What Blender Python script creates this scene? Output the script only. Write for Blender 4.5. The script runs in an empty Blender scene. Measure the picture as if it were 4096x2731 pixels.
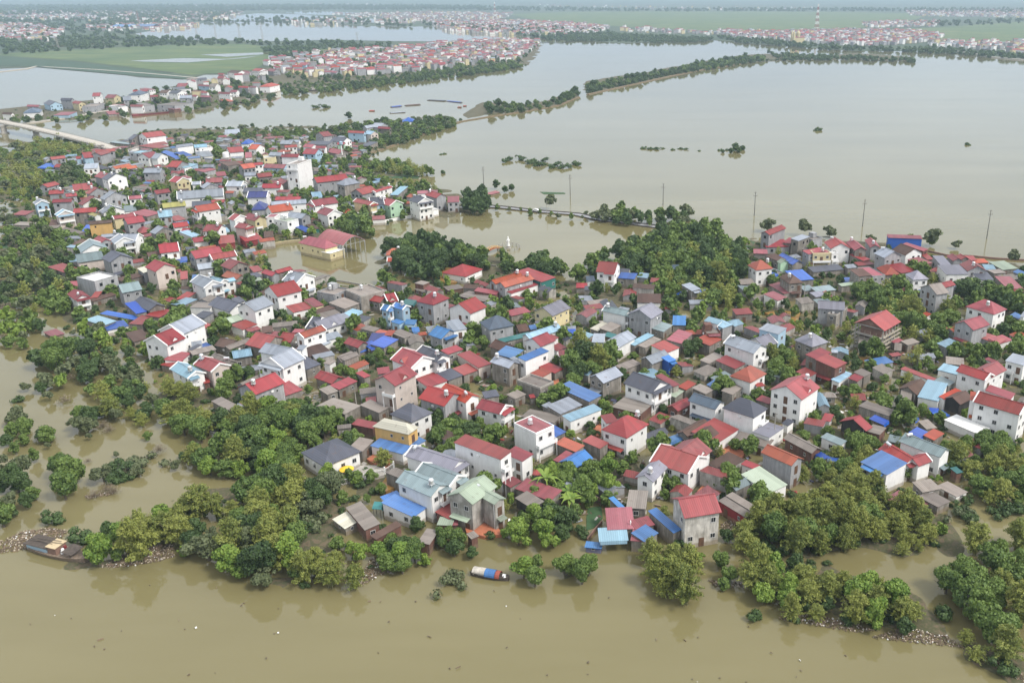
NTREE, HAZE, CLOUD = 340, 0.00011, 1.08
import bpy, math, random, numpy as np
from mathutils import Vector, Matrix
R = math.radians
random.seed(7); rng = np.random.default_rng(11)
scene = bpy.context.scene
COL = scene.collection

# ------------------------------------------------------------------ camera
CAM_H, FOC, PITCH, PX, PY = 120.0, 3563.0, R(21.52), 2470.0, 1365.5
cam_d = bpy.data.cameras.new("camera"); cam = bpy.data.objects.new("camera", cam_d); COL.objects.link(cam)
cam.location = (0, 0, CAM_H); cam.rotation_euler = (math.pi / 2 - PITCH, 0, 0)
cam_d.sensor_width = 36; cam_d.lens = FOC / 4096 * 36
cam_d.shift_x = -(PX - 2048) / 4096; cam_d.clip_start = 1; cam_d.clip_end = 90000
scene.camera = cam

# ------------------------------------------------------------------ sky, sun, exposure
SUN_TO = Vector((0.80, -0.42, 1.05)).normalized()
w = bpy.data.worlds.new("World"); scene.world = w; w.use_nodes = True
nt = w.node_tree; bg = nt.nodes["Background"]
sky = nt.nodes.new("ShaderNodeTexSky"); sky.sky_type = 'NISHITA'; sky.sun_disc = False
sky.sun_elevation = math.asin(SUN_TO.z); sky.sun_rotation = math.atan2(SUN_TO.x, SUN_TO.y)
sky.air_density = 1.0; sky.dust_density = 7.0; sky.ozone_density = 1.0; sky.altitude = 0
# the clear-sky model under a layer of bright broken cloud
sm = nt.nodes.new("ShaderNodeVectorMath"); sm.operation = 'SCALE'; sm.inputs[3].default_value = .12; nt.links.new(sky.outputs[0], sm.inputs[0])
tcw = nt.nodes.new("ShaderNodeTexCoord"); mpw = nt.nodes.new("ShaderNodeMapping"); mpw.inputs["Scale"].default_value = (1, 1, 2.6); nt.links.new(tcw.outputs["Generated"], mpw.inputs[0])
cl = nt.nodes.new("ShaderNodeTexNoise"); cl.inputs["Scale"].default_value = 2.2; cl.inputs["Detail"].default_value = 4; nt.links.new(mpw.outputs[0], cl.inputs["Vector"])
cr = nt.nodes.new("ShaderNodeValToRGB"); cr.color_ramp.elements[0].position = .32; cr.color_ramp.elements[1].position = .72
cr.color_ramp.elements[0].color = (CLOUD * .86, CLOUD * .90, CLOUD * .97, 1); cr.color_ramp.elements[1].color = (CLOUD * 1.12, CLOUD * 1.12, CLOUD * 1.11, 1); nt.links.new(cl.outputs[0], cr.inputs[0])
mw = nt.nodes.new("ShaderNodeMix"); mw.data_type = 'RGBA'; mw.inputs[0].default_value = .8; nt.links.new(sm.outputs[0], mw.inputs[6]); nt.links.new(cr.outputs[0], mw.inputs[7])
sz = nt.nodes.new("ShaderNodeSeparateXYZ"); nt.links.new(tcw.outputs["Generated"], sz.inputs[0])
hr = nt.nodes.new("ShaderNodeValToRGB"); he = hr.color_ramp.elements; he[0].position, he[0].color = 0.0, (.50, .58, .67, 1); he[1].position, he[1].color = .45, (1, 1, 1, 1)
k_ = he.new(.14); k_.color = (.70, .78, .86, 1); k_ = he.new(.28); k_.color = (.85, .91, .97, 1); nt.links.new(sz.outputs[2], hr.inputs[0])
mh = nt.nodes.new("ShaderNodeMix"); mh.data_type = 'RGBA'; mh.blend_type = 'MULTIPLY'; mh.inputs[0].default_value = 1; nt.links.new(mw.outputs[2], mh.inputs[6]); nt.links.new(hr.outputs[0], mh.inputs[7])
nt.links.new(mh.outputs[2], bg.inputs[0]); bg.inputs[1].default_value = 1.0
sd = bpy.data.lights.new("sun", 'SUN'); sd.energy = 2.6; sd.angle = R(14); sd.color = (1.0, 0.955, 0.89)
so = bpy.data.objects.new("sun", sd); COL.objects.link(so); so.location = (0, 0, 400)
so.rotation_euler = SUN_TO.to_track_quat('Z', 'Y').to_euler()
vs = scene.view_settings; vs.view_transform = 'Standard'; vs.look = 'None'; vs.gamma = 1; vs.exposure = 0.38; vs.use_curve_mapping = False
cy = scene.cycles
cy.use_denoising = True; cy.max_bounces = 5; cy.diffuse_bounces = 2; cy.glossy_bounces = 3; cy.transmission_bounces = 2
cy.transparent_max_bounces = 4; cy.volume_bounces = 0; cy.caustics_reflective = False; cy.caustics_refractive = False

# ------------------------------------------------------------------ pixel of the photo -> point of the place
CP, SP = math.cos(PITCH), math.sin(PITCH)
def at(x, y, z=0.0):
    u, v = (x - PX) / FOC, (PY - y) / FOC
    d = (u, CP + v * SP, -SP + v * CP)
    t = (z - CAM_H) / min(d[2], -1e-4)
    return Vector((d[0] * t, d[1] * t, z))
def px(p):
    d = (p[0], p[1], p[2] - CAM_H)
    f = d[1] * CP - d[2] * SP; v = d[1] * SP + d[2] * CP
    return (PX + FOC * d[0] / f, PY - FOC * v / f)
def atD(x, y, z=0.0): return at(x * 1.7415, y * 1.7415, z)
def ppm(p): return FOC / max((Vector(p) - cam.location).length, 1)

# ------------------------------------------------------------------ materials
MATS = {}
def nodes(name):
    m = bpy.data.materials.new(name); m.use_nodes = True; t = m.node_tree
    return m, t, t.nodes["Principled BSDF"], t.nodes.new, t.links.new
def ramp(new, link, src, stops):
    r = new("ShaderNodeValToRGB"); e = r.color_ramp.elements
    e[0].position, e[0].color = stops[0][0], (*stops[0][1], 1); e[1].position, e[1].color = stops[-1][0], (*stops[-1][1], 1)
    for p, c in stops[1:-1]:
        k = e.new(p); k.color = (*c, 1)
    link(src, r.inputs[0]); return r.outputs[0]
def noise(new, link, vec, scale, detail=4, rough=.6):
    n = new("ShaderNodeTexNoise"); n.inputs["Scale"].default_value = scale; n.inputs["Detail"].default_value = detail
    n.inputs["Roughness"].default_value = rough; link(vec, n.inputs["Vector"]); return n.outputs[0]
def mul(c, k): return tuple(max(0, min(1, v * k)) for v in c)
def mix(new, link, fac, a, b, mode='MIX'):
    m = new("ShaderNodeMix"); m.data_type = 'RGBA'; m.blend_type = mode
    for s, v in ((m.inputs[0], fac), (m.inputs[6], a), (m.inputs[7], b)):
        if hasattr(v, 'links'): link(v, s)
        elif isinstance(v, (int, float)): s.default_value = v
        else: s.default_value = (*v, 1)
    return m.outputs[2]
def basic(name, col, rough=.8, var=.15, scale=1.2, metal=0):
    if name in MATS: return MATS[name]
    m, t, b, new, link = nodes(name); tc = new("ShaderNodeTexCoord"); oi = new("ShaderNodeObjectInfo")
    ad = new("ShaderNodeVectorMath"); link(tc.outputs["Object"], ad.inputs[0]); link(oi.outputs["Location"], ad.inputs[1])
    n = noise(new, link, ad.outputs[0], scale)
    link(ramp(new, link, n, [(.3, mul(col, 1 - var)), (.7, mul(col, 1 + var))]), b.inputs["Base Color"])
    b.inputs["Roughness"].default_value = rough; b.inputs["Metallic"].default_value = metal
    MATS[name] = m; return m
def wall_mat(name, col, dirt):
    m, t, b, new, link = nodes(name); tc = new("ShaderNodeTexCoord"); oi = new("ShaderNodeObjectInfo")
    rv = new("ShaderNodeVectorMath"); link(tc.outputs["Object"], rv.inputs[0]); link(oi.outputs["Location"], rv.inputs[1])
    st = new("ShaderNodeVectorMath"); st.operation = 'MULTIPLY'; st.inputs[1].default_value = (1, 1, .16); link(rv.outputs[0], st.inputs[0])
    streak = noise(new, link, st.outputs[0], 1.1, 5, .7); blot = noise(new, link, rv.outputs[0], .35, 4, .6)
    c1 = ramp(new, link, streak, [(.38, mul(col, .74 - .28 * dirt if dirt > .1 else .9)), (.62, col)])
    stain = ramp(new, link, blot, [(.52 - .12 * dirt, (0, 0, 0)), (.72 - .06 * dirt, (1, 1, 1))])
    sf = new("ShaderNodeMath"); sf.operation = 'MULTIPLY'; link(stain, sf.inputs[0]); sf.inputs[1].default_value = .14 + .75 * dirt
    c2 = mix(new, link, sf.outputs[0], c1, (.13, .115, .09))
    # mud line the flood left on the wall, uneven along its length
    sx = new("ShaderNodeSeparateXYZ"); link(tc.outputs["Object"], sx.inputs[0])
    hn = noise(new, link, rv.outputs[0], .8, 2)
    ma = new("ShaderNodeMath"); ma.operation = 'MULTIPLY_ADD'; link(hn, ma.inputs[0]); ma.inputs[1].default_value = -.9; link(sx.outputs[2], ma.inputs[2])
    mud = ramp(new, link, ma.outputs[0], [(.45, (.6, .6, .6)), (.8, (0, 0, 0))])
    c3 = mix(new, link, mud, c2, (.22, .17, .105))
    vr = new("ShaderNodeMapRange"); link(oi.outputs["Random"], vr.inputs[0]); vr.inputs[3].default_value = .88 if name == 'wall_white' else .76; vr.inputs[4].default_value = 1.06
    link(mix(new, link, 1.0, c3, vr.outputs[0], 'MULTIPLY'), b.inputs["Base Color"])
    b.inputs["Roughness"].default_value = .85; MATS[name] = m; return m
def roof_mat(name, col, rough=.45, tile=False, weather=.35):
    m, t, b, new, link = nodes(name); tc = new("ShaderNodeTexCoord"); oi = new("ShaderNodeObjectInfo")
    rv = new("ShaderNodeVectorMath"); link(tc.outputs["Object"], rv.inputs[0]); link(oi.outputs["Location"], rv.inputs[1])
    wv = new("ShaderNodeTexWave"); wv.bands_direction = 'X'; wv.inputs["Scale"].default_value = .62 if not tile else 1.1
    wv.inputs["Distortion"].default_value = .25 if not tile else 2; link(tc.outputs["Object"], wv.inputs["Vector"])
    c0 = ramp(new, link, wv.outputs["Fac"], [(0, mul(col, .86)), (.25, col), (1, mul(col, 1.05))])
    sxr = new("ShaderNodeSeparateXYZ"); link(rv.outputs[0], sxr.inputs[0]); fl = new("ShaderNodeMath"); fl.operation = 'MULTIPLY'; link(sxr.outputs[0], fl.inputs[0]); fl.inputs[1].default_value = .85 if not tile else .5
    fl2 = new("ShaderNodeMath"); fl2.operation = 'FLOOR'; link(fl.outputs[0], fl2.inputs[0]); wn = new("ShaderNodeTexWhiteNoise"); wn.noise_dimensions = '1D'; link(fl2.outputs[0], wn.inputs["W"])
    mr = new("ShaderNodeMapRange"); link(wn.outputs[0], mr.inputs[0]); mr.inputs[3].default_value = .84; mr.inputs[4].default_value = 1.12
    c0 = mix(new, link, 1.0, c0, mr.outputs[0], 'MULTIPLY')
    rn = noise(new, link, rv.outputs[0], .55, 6, .75); c0 = mix(new, link, ramp(new, link, rn, [(.58, (0, 0, 0)), (.70, (.55 + weather * .5,) * 3)]), c0, (.10, .062, .045))
    bl = noise(new, link, rv.outputs[0], .22, 5, .65)
    c1 = mix(new, link, ramp(new, link, bl, [(.45, (0, 0, 0)), (.75, (weather,) * 3)]), c0, [(c * 2 + .10) / 2.2 for c in col])
    st = new("ShaderNodeVectorMath"); st.operation = 'MULTIPLY'; st.inputs[1].default_value = (2.2, .25, .25); link(rv.outputs[0], st.inputs[0])
    sn = noise(new, link, st.outputs[0], .9, 4, .7)
    c2 = mix(new, link, ramp(new, link, sn, [(.55, (0, 0, 0)), (.8, (weather * .9,) * 3)]), c1, mul(col, .55))
    vr = new("ShaderNodeMapRange"); link(oi.outputs["Random"], vr.inputs[0]); vr.inputs[3].default_value = .68; vr.inputs[4].default_value = 1.18
    hs = new("ShaderNodeHueSaturation"); m7 = new("ShaderNodeMath"); m7.operation = 'MULTIPLY'; link(oi.outputs["Random"], m7.inputs[0]); m7.inputs[1].default_value = 7.31
    m8 = new("ShaderNodeMath"); m8.operation = 'FRACT'; link(m7.outputs[0], m8.inputs[0]); h1 = new("ShaderNodeMapRange"); link(m8.outputs[0], h1.inputs[0]); h1.inputs[3].default_value = .494; h1.inputs[4].default_value = .509; link(h1.outputs[0], hs.inputs["Hue"])
    m9 = new("ShaderNodeMath"); m9.operation = 'MULTIPLY'; link(m8.outputs[0], m9.inputs[0]); m9.inputs[1].default_value = 5.77; m0 = new("ShaderNodeMath"); m0.operation = 'FRACT'; link(m9.outputs[0], m0.inputs[0])
    h2 = new("ShaderNodeMapRange"); link(m0.outputs[0], h2.inputs[0]); h2.inputs[3].default_value = .92; h2.inputs[4].default_value = 1.08; link(h2.outputs[0], hs.inputs["Saturation"])
    link(mix(new, link, 1.0, c2, vr.outputs[0], 'MULTIPLY'), hs.inputs["Color"]); link(hs.outputs[0], b.inputs["Base Color"])
    bp = new("ShaderNodeBump"); bp.inputs["Strength"].default_value = .35; bp.inputs["Distance"].default_value = .06
    link(wv.outputs["Fac"], bp.inputs["Height"]); link(bp.outputs[0], b.inputs["Normal"])
    b.inputs["Roughness"].default_value = rough; MATS[name] = m; return m

WALL = dict(w=("white", (.82, .815, .80), .03), g=("grey", (.43, .435, .45), .15), c=("weathered concrete", (.36, .33, .295), .7), x=("stained whitewashed", (.66, .63, .58), .55),
  y=("cream", (.74, .64, .38), .1), Y=("orange-yellow", (.72, .45, .16), .1), b=("pale blue", (.44, .62, .76), 0), m=("pale green", (.48, .70, .50), 0),
  p=("pale pink", (.68, .59, .53), .1), n=("brick", (.21, .10, .075), .4), t=("teal", (.03, .17, .15), 0), r=("dark red", (.28, .035, .04), .1),
  L=("bright blue", (.03, .12, .48), 0), k=("soot-dark", (.05, .048, .048), .3))
ROOF = dict(r=("red", (.41, .060, .066), .46), v=("faded red", (.42, .12, .14), .55), o=("orange", (.62, .12, .045), .5), O=("orange-red", (.55, .095, .045), .5),
  k=("charcoal", (.115, .125, .165), .45), l=("pale grey-blue", (.42, .47, .55), .4), a=("mauve-grey", (.32, .32, .39), .5), b=("bright blue", (.035, .14, .60), .4),
  U=("blue", (.10, .29, .66), .4), u=("sky-blue", (.36, .60, .76), .4), N=("slate-blue", (.11, .16, .23), .45), d=("navy", (.045, .07, .26), .4),
  n=("brown tile", (.155, .088, .068), .85), t=("grey-green", (.31, .41, .43), .4), T=("turquoise", (.045, .25, .25), .45), m=("mint", (.50, .60, .46), .5),
  y=("olive-yellow", (.46, .43, .15), .6), q=("cream", (.95, .92, .76), .6), e=("bare concrete", (.27, .235, .21), .9), w=("white", (.78, .78, .76), .7), R=("rose-red", (.50, .12, .13), .42))
for k, (n_, c, d_) in WALL.items(): wall_mat("wall_" + n_.replace(' ', '_').replace('-', '_'), c if k == 'w' else mul(c, .9), d_)
for k, (n_, c, r_) in ROOF.items(): roof_mat("roof_" + n_.replace(' ', '_').replace('-', '_'), mul(c, .8 if k in 'we' else .6), r_, tile=k in 'nOo', weather=.5 if k in 'envc' else .22)
def wm(k): return MATS["wall_" + WALL[k][0].replace(' ', '_').replace('-', '_')]
def rm(k): return MATS["roof_" + ROOF[k][0].replace(' ', '_').replace('-', '_')]
M_white = basic("white_paint", (.78, .78, .77), .6, .05)
M_glass = basic("dark_window", (.018, .02, .025), .15, .3)
M_steel = basic("stainless_steel", (.72, .73, .74), .3, .08, metal=.6)
M_conc = basic("concrete", (.34, .32, .29), .9, .2, .5)
M_dark = basic("dark_timber", (.07, .055, .045), .9, .3)
M_mud = basic("mud", (.17, .125, .07), .9, .3, .3)
M_brick = basic("brick_wall", (.20, .12, .09), .9, .25, .6)
M_bark = basic("bark", (.11, .09, .07), .95, .3)

# ------------------------------------------------------------------ mesh helpers
class MB:
    def __init__(s): s.v, s.f = [], []
    def add(s, vs_, fs):
        o = len(s.v); s.v += [tuple(p) for p in vs_]; s.f += [tuple(i + o for i in f) for f in fs]; return s
    def box(s, c, d, M=None):
        x, y, z = [k / 2 for k in d]
        p = [Vector((c[0] + a * x, c[1] + b * y, c[2] + e * z)) for e in (-1, 1) for b in (-1, 1) for a in (-1, 1)]
        if M is not None: p = [M @ q for q in p]
        return s.add(p, [(0, 2, 3, 1), (4, 5, 7, 6), (0, 1, 5, 4), (2, 6, 7, 3), (0, 4, 6, 2), (1, 3, 7, 5)])
    def prism(s, poly, z0, z1):
        n = len(poly)
        return s.add([(p[0], p[1], z0) for p in poly] + [(p[0], p[1], z1) for p in poly],
                     [tuple(range(n))[::-1], tuple(range(n, 2 * n))] + [(i, (i + 1) % n, n + (i + 1) % n, n + i) for i in range(n)])
    def tube(s, pts, rs, n=8):
        pts = [Vector(p) for p in pts]; vs_ = []
        for i, p in enumerate(pts):
            d = (pts[min(i + 1, len(pts) - 1)] - pts[max(i - 1, 0)]).normalized()
            a = d.orthogonal().normalized(); b = d.cross(a)
            for k in range(n):
                t = 2 * math.pi * k / n; vs_.append(p + (a * math.cos(t) + b * math.sin(t)) * rs[i])
        fs = [(i * n + k, i * n + (k + 1) % n, (i + 1) * n + (k + 1) % n, (i + 1) * n + k) for i in range(len(pts) - 1) for k in range(n)]
        fs += [tuple(range(n))[::-1], tuple(range((len(pts) - 1) * n, len(pts) * n))]
        return s.add(vs_, fs)
    def lathe(s, prof, c=(0, 0), n=14):
        return s.tube([(c[0], c[1], z) for r, z in prof], [r for r, z in prof], n)
    def slab(s, q, th):   # q: four corners (top); gives it thickness downwards
        return s.add([Vector(p) for p in q] + [Vector(p) - Vector((0, 0, th)) for p in q],
                     [(0, 1, 2, 3), (7, 6, 5, 4), (0, 4, 5, 1), (1, 5, 6, 2), (2, 6, 7, 3), (3, 7, 4, 0)])
    def mesh(s, name):
        m = bpy.data.meshes.new(name); m.from_pydata(s.v, [], s.f); m.update(); return m
def fixn(m):
    import bmesh
    b = bmesh.new(); b.from_mesh(m); bmesh.ops.recalc_face_normals(b, faces=b.faces); b.to_mesh(m); b.free(); return m
def part(name, mb, mat, parent=None, loc=(0, 0, 0), fix=True):
    m = mb.mesh(name) if isinstance(mb, MB) else mb
    if fix and isinstance(mb, MB): fixn(m)
    o = bpy.data.objects.new(name, m); COL.objects.link(o); o.location = loc
    if mat and not len(m.materials): m.materials.append(mat)
    if parent: o.parent = parent
    return o
def thing(name, cat, loc=(0, 0, 0), rz=0, label=None, group=None):
    o = bpy.data.objects.new(name, None); COL.objects.link(o); o.location = loc; o.rotation_euler = (0, 0, rz)
    o.empty_display_size = .5; o['category'] = cat
    if label: o['label'] = label
    if group: o['group'] = group
    return o
def tag(o, cat, label, group=None):
    o['category'] = cat; o['label'] = label
    if group: o['group'] = group
    return o
def struct(o, kind='structure', label=None):
    o['kind'] = kind
    if label: o['label'] = label
    return o
def poly_mesh(name, pts, z, mat, kind='structure', label=None):
    m = bpy.data.meshes.new(name); m.from_pydata([(p[0], p[1], z) for p in pts], [], [tuple(range(len(pts)))]); m.update()
    m.materials.append(mat); o = bpy.data.objects.new(name, m); COL.objects.link(o)
    if m.polygons[0].normal.z < 0: m.flip_normals()
    return struct(o, kind, label)
def inpoly(x, y, P):
    c = np.zeros(np.shape(x), bool); n = len(P)
    for i in range(n):
        x1, y1 = P[i][0], P[i][1]; x2, y2 = P[i - 1][0], P[i - 1][1]
        if y1 == y2: continue
        k = (y1 > y) != (y2 > y)
        c ^= k & (x < (x2 - x1) * (y - y1) / (y2 - y1) + x1)
    return c
def edged(x, y, P):
    d = np.full(np.shape(x), 1e9); n = len(P)
    for i in range(n):
        a = np.array(P[i][:2], float); b = np.array(P[i - 1][:2], float); e = b - a; L = max(e @ e, 1e-9)
        t = np.clip(((x - a[0]) * e[0] + (y - a[1]) * e[1]) / L, 0, 1)
        d = np.minimum(d, np.hypot(x - a[0] - t * e[0], y - a[1] - t * e[1]))
    return d
def vnoise(x, y, s, seed):
    g = np.random.default_rng(seed).random((256, 256)); X, Y = x / s, y / s
    i, j = np.floor(X).astype(int), np.floor(Y).astype(int); fx, fy = X - i, Y - j
    fx, fy = fx * fx * (3 - 2 * fx), fy * fy * (3 - 2 * fy); i, j, k, l = i % 256, j % 256, (i + 1) % 256, (j + 1) % 256
    return (g[i, j] * (1 - fx) + g[k, j] * fx) * (1 - fy) + (g[i, l] * (1 - fx) + g[k, l] * fx) * fy
# ------------------------------------------------------------------ water, land, fields
def water_mat(name, deep, lite, sc, rough):
    m, t, b, new, link = nodes(name); tc = new("ShaderNodeTexCoord")
    an = new("ShaderNodeMapping"); an.inputs["Scale"].default_value = (.35, 1.6, 1); an.inputs["Rotation"].default_value = (0, 0, .18); link(tc.outputs["Object"], an.inputs[0])
    n = noise(new, link, an.outputs[0], sc, 5, .6)
    link(ramp(new, link, n, [(.35, deep), (.7, lite)]), b.inputs["Base Color"])
    rp = noise(new, link, an.outputs[0], .02, 4, .6); mq = new("ShaderNodeMapRange"); link(rp, mq.inputs[0]); mq.inputs[1].default_value = .45; mq.inputs[2].default_value = .7; mq.inputs[3].default_value = rough; mq.inputs[4].default_value = rough + .09
    link(mq.outputs[0], b.inputs["Roughness"]); b.inputs["IOR"].default_value = 1.40
    n2 = noise(new, link, tc.outputs["Object"], .5, 3, .6)
    bp = new("ShaderNodeBump"); bp.inputs["Strength"].default_value = .10; bp.inputs["Distance"].default_value = .12
    link(n2, bp.inputs["Height"]); link(bp.outputs[0], b.inputs["Normal"])
    MATS[name] = m; return m
M_water = water_mat("flood_water", (.146, .128, .056), (.190, .168, .084), .012, .025)
M_water_o = water_mat("silt_water", (.25, .145, .045), (.31, .185, .065), .05, .08)
def land_mat(name, cols, sc, sc2=None):
    m, t, b, new, link = nodes(name); tc = new("ShaderNodeTexCoord")
    n = noise(new, link, tc.outputs["Object"], sc, 6, .62)
    link(ramp(new, link, n, [(.3 + .4 * i / (len(cols) - 1), c) for i, c in enumerate(cols)]), b.inputs["Base Color"])
    if sc2:     # plots of a slightly different tone, divided by banks
        mp = new("ShaderNodeMapping"); mp.inputs["Rotation"].default_value = (0, 0, .35); link(tc.outputs["Object"], mp.inputs[0])
        bk = new("ShaderNodeTexBrick"); bk.inputs["Scale"].default_value = sc2; bk.inputs["Mortar Size"].default_value = .012; bk.inputs["Brick Width"].default_value = 1.3; bk.inputs["Row Height"].default_value = .45
        bk.inputs["Color1"].default_value = (.78, .86, .80, 1); bk.inputs["Color2"].default_value = (1.18, 1.08, .92, 1); bk.inputs["Mortar"].default_value = (.62, .62, .6, 1); link(mp.outputs[0], bk.inputs[0])
        src = b.inputs["Base Color"].links[0].from_socket; link(mix(new, link, 1.0, src, bk.outputs[0], 'MULTIPLY'), b.inputs["Base Color"])
    b.inputs["Roughness"].default_value = .95; MATS[name] = m; return m
M_ground = land_mat("village_soil", [(.085, .066, .036), (.13, .10, .062), (.06, .065, .026), (.10, .082, .05), (.05, .056, .022)], .35)
M_farland = land_mat("far_land", [(.028, .05, .03), (.045, .075, .042), (.06, .085, .052), (.024, .042, .034)], .006, .004)
M_field = land_mat("rice_field", [(.058, .100, .038), (.085, .130, .048), (.115, .140, .06)], .012, .012)
M_field2 = land_mat("dark_field", [(.028, .062, .035), (.036, .072, .04), (.032, .068, .04)], .01)
M_plant = land_mat("water_hyacinth", [(.022, .055, .022), (.04, .09, .032), (.03, .07, .03)], .3)
M_road = basic("pale_road", (.42, .39, .34), .9, .12, .2)
M_tile = basic("red_paving", (.40, .14, .075), .7, .2, .4)

wp = [(-27000, -900), (27000, -900), (27000, 42000), (-27000, 42000)]
poly_mesh("water", wp, 0.0, M_water, label="calm brown flood water spread over the whole plain")
def D(pts, z=0): return [atD(x, y, z) for x, y in pts]
far_top = [Vector((26000, 41000, 0)), Vector((-26000, 41000, 0))]
north = D([(-900, 160), (0, 158), (60, 156), (150, 152), (320, 178), (430, 183), (470, 172), (540, 172), (600, 160), (640, 168), (700, 158), (800, 165), (900, 168), (1000, 165),
           (1120, 150), (1180, 135), (1240, 100), (1215, 93), (1260, 90), (1330, 92), (1420, 100), (1500, 98), (1540, 88), (1620, 92), (1680, 96), (1740, 103),
           (1830, 108), (1960, 118), (2060, 118), (2120, 117), (2180, 120), (2260, 130), (2352, 137), (2900, 165)])
poly_mesh("far_land", north + far_top, .25, M_farland, label="green plain with villages stretching to the hazy horizon")
def patch(name, pts, z, mat, kind='structure', label=None): return poly_mesh(name, D(pts, z), z, mat, kind, label)
patch("rice_field", [(-200, 124), (0, 124), (100, 118), (300, 108), (430, 103), (560, 101), (640, 112), (625, 135), (585, 160), (500, 168), (440, 172), (330, 158), (160, 138), (0, 128)], .45, M_field)
patch("rice_field", [(640, 118), (760, 112), (830, 112), (800, 124), (700, 130), (640, 130)], .45, M_field)
patch("dark_field", [(-300, 128), (0, 130), (160, 141), (330, 162), (440, 176), (420, 182), (320, 175), (60, 152), (-300, 148)], .5, M_field2)
patch("rice_field", [(1170, 33), (1300, 28), (1500, 27), (1900, 28), (2140, 32), (2080, 52), (1960, 66), (1850, 72), (1600, 70), (1400, 60), (1250, 52)], .45, M_field)
patch("rice_field", [(1940, 72), (2150, 64), (2352, 50), (3000, 45), (3000, 130), (2352, 105), (2200, 98), (2100, 82)], .45, M_field)
for i, pts in enumerate([
    [(310, 78), (400, 62), (480, 52), (560, 48), (700, 52), (830, 60), (950, 62), (1000, 60), (1060, 68), (1200, 84), (1290, 92), (1330, 93), (1290, 99), (1215, 97), (1100, 97), (900, 95), (760, 92), (600, 96), (480, 92), (350, 90)],
    [(430, 46), (520, 36), (600, 31), (680, 33), (760, 40), (900, 45), (960, 48), (940, 54), (820, 52), (650, 50), (520, 50)],
    [(640, 28), (740, 26), (830, 30), (800, 36), (700, 34)],
    [(90, 134 - 28), (230, 98), (250, 101), (120, 109)]]):
    patch("flood_channel", pts, .65, M_water, label="pale flooded channel winding across the far plain")
for pts in ([(300, 140), (420, 134), (520, 136), (600, 128), (560, 134), (430, 144), (330, 142)], [(460, 126), (600, 121), (640, 123), (520, 131)]):
    patch("flooded_field_strip", pts, .7, M_water)
def ribbon(name, pts, width, z0, z1, mat, kind='structure', label=None, zs=None):
    P = [Vector(p) for p in pts]; mb = MB(); L, Rr = [], []
    for i, p in enumerate(P):
        d = (P[min(i + 1, len(P) - 1)] - P[max(i - 1, 0)]); d.z = 0; d.normalize(); n = Vector((-d.y, d.x, 0)) * width / 2
        L.append(p + n); Rr.append(p - n)
    vs_ = []
    for i, (a, b) in enumerate(zip(L, Rr)):
        zt = z1 if zs is None else zs[i]; zb = z0 if zs is None else zt - (z1 - z0)
        vs_ += [(a.x, a.y, zb), (b.x, b.y, zb), (b.x, b.y, zt), (a.x, a.y, zt)]
    fs = []
    for i in range(len(P) - 1):
        o = 4 * i
        for k in range(4): fs.append((o + k, o + (k + 1) % 4, o + 4 + (k + 1) % 4, o + 4 + k))
    fs += [(0, 3, 2, 1), tuple(4 * (len(P) - 1) + k for k in range(4))]
    mb.add(vs_, fs); o = part(name, mb, mat)
    if kind: struct(o, kind, label)
    return o
# terrain sheets that rise out of the water with a ragged shore
VIL = D([(-60, 345), (100, 320), (250, 330), (330, 300), (560, 290), (780, 290), (1010, 265), (1060, 275), (920, 330), (840, 360), (860, 395), (950, 405), (960, 430), (1060, 440), (1120, 480),
  (1010, 500), (880, 530), (840, 545), (700, 550), (600, 565), (610, 600), (700, 630), (800, 655), (900, 650), (850, 590), (870, 560), (1000, 545), (1120, 585), (1200, 622), (1300, 640), (1330, 640), (1390, 600), (1490, 560),
  (1560, 518), (1640, 515), (1740, 548), (1900, 545), (2060, 560), (2352, 600), (2700, 640), (2700, 1200), (2352, 1160), (2280, 1150), (2190, 1160), (2140, 1180), (2190, 1260), (2100, 1272), (1990, 1262), (1890, 1278), (1940, 1300), (2050, 1330), (2160, 1400), (2352, 1530),
  (2352, 1600), (2300, 1545), (2150, 1475), (1950, 1430), (1800, 1415), (1700, 1345), (1640, 1335), (1560, 1385), (1500, 1330), (1470, 1262), (1380, 1270), (1330, 1325), (1190, 1335), (1170, 1255),
  (1060, 1255), (950, 1300), (840, 1335), (720, 1365), (600, 1340), (480, 1295), (400, 1280), (250, 1300), (190, 1285), (320, 1190), (430, 1130), (520, 1115), (600, 1085), (540, 1020), (440, 965),
  (360, 905), (330, 840), (230, 760), (130, 700), (-60, 720)])
PEN = D([(-100, 282), (0, 276), (100, 276), (220, 272), (330, 262), (470, 250), (560, 240), (640, 215), (640, 203), (700, 213), (760, 205), (900, 190), (1060, 172), (1190, 152), (1215, 150), (1240, 104), (1120, 100),
         (900, 118), (760, 125), (640, 140), (600, 165), (560, 182), (470, 192), (420, 195), (380, 208), (300, 222), (160, 235), (60, 246), (-100, 262)])
DIKE = D([(1340, 188), (1460, 170), (1560, 152), (1700, 128), (1760, 124), (1900, 128), (1960, 122), (2100, 132), (2100, 142), (1960, 136), (1830, 140), (1750, 142), (1620, 158), (1540, 172), (1440, 195), (1350, 214)])
DIK2 = D([(1060, 262), (1110, 236), (1200, 240), (1260, 232), (1330, 208), (1334, 216), (1280, 242), (1200, 256), (1120, 262), (1070, 276)])
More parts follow.
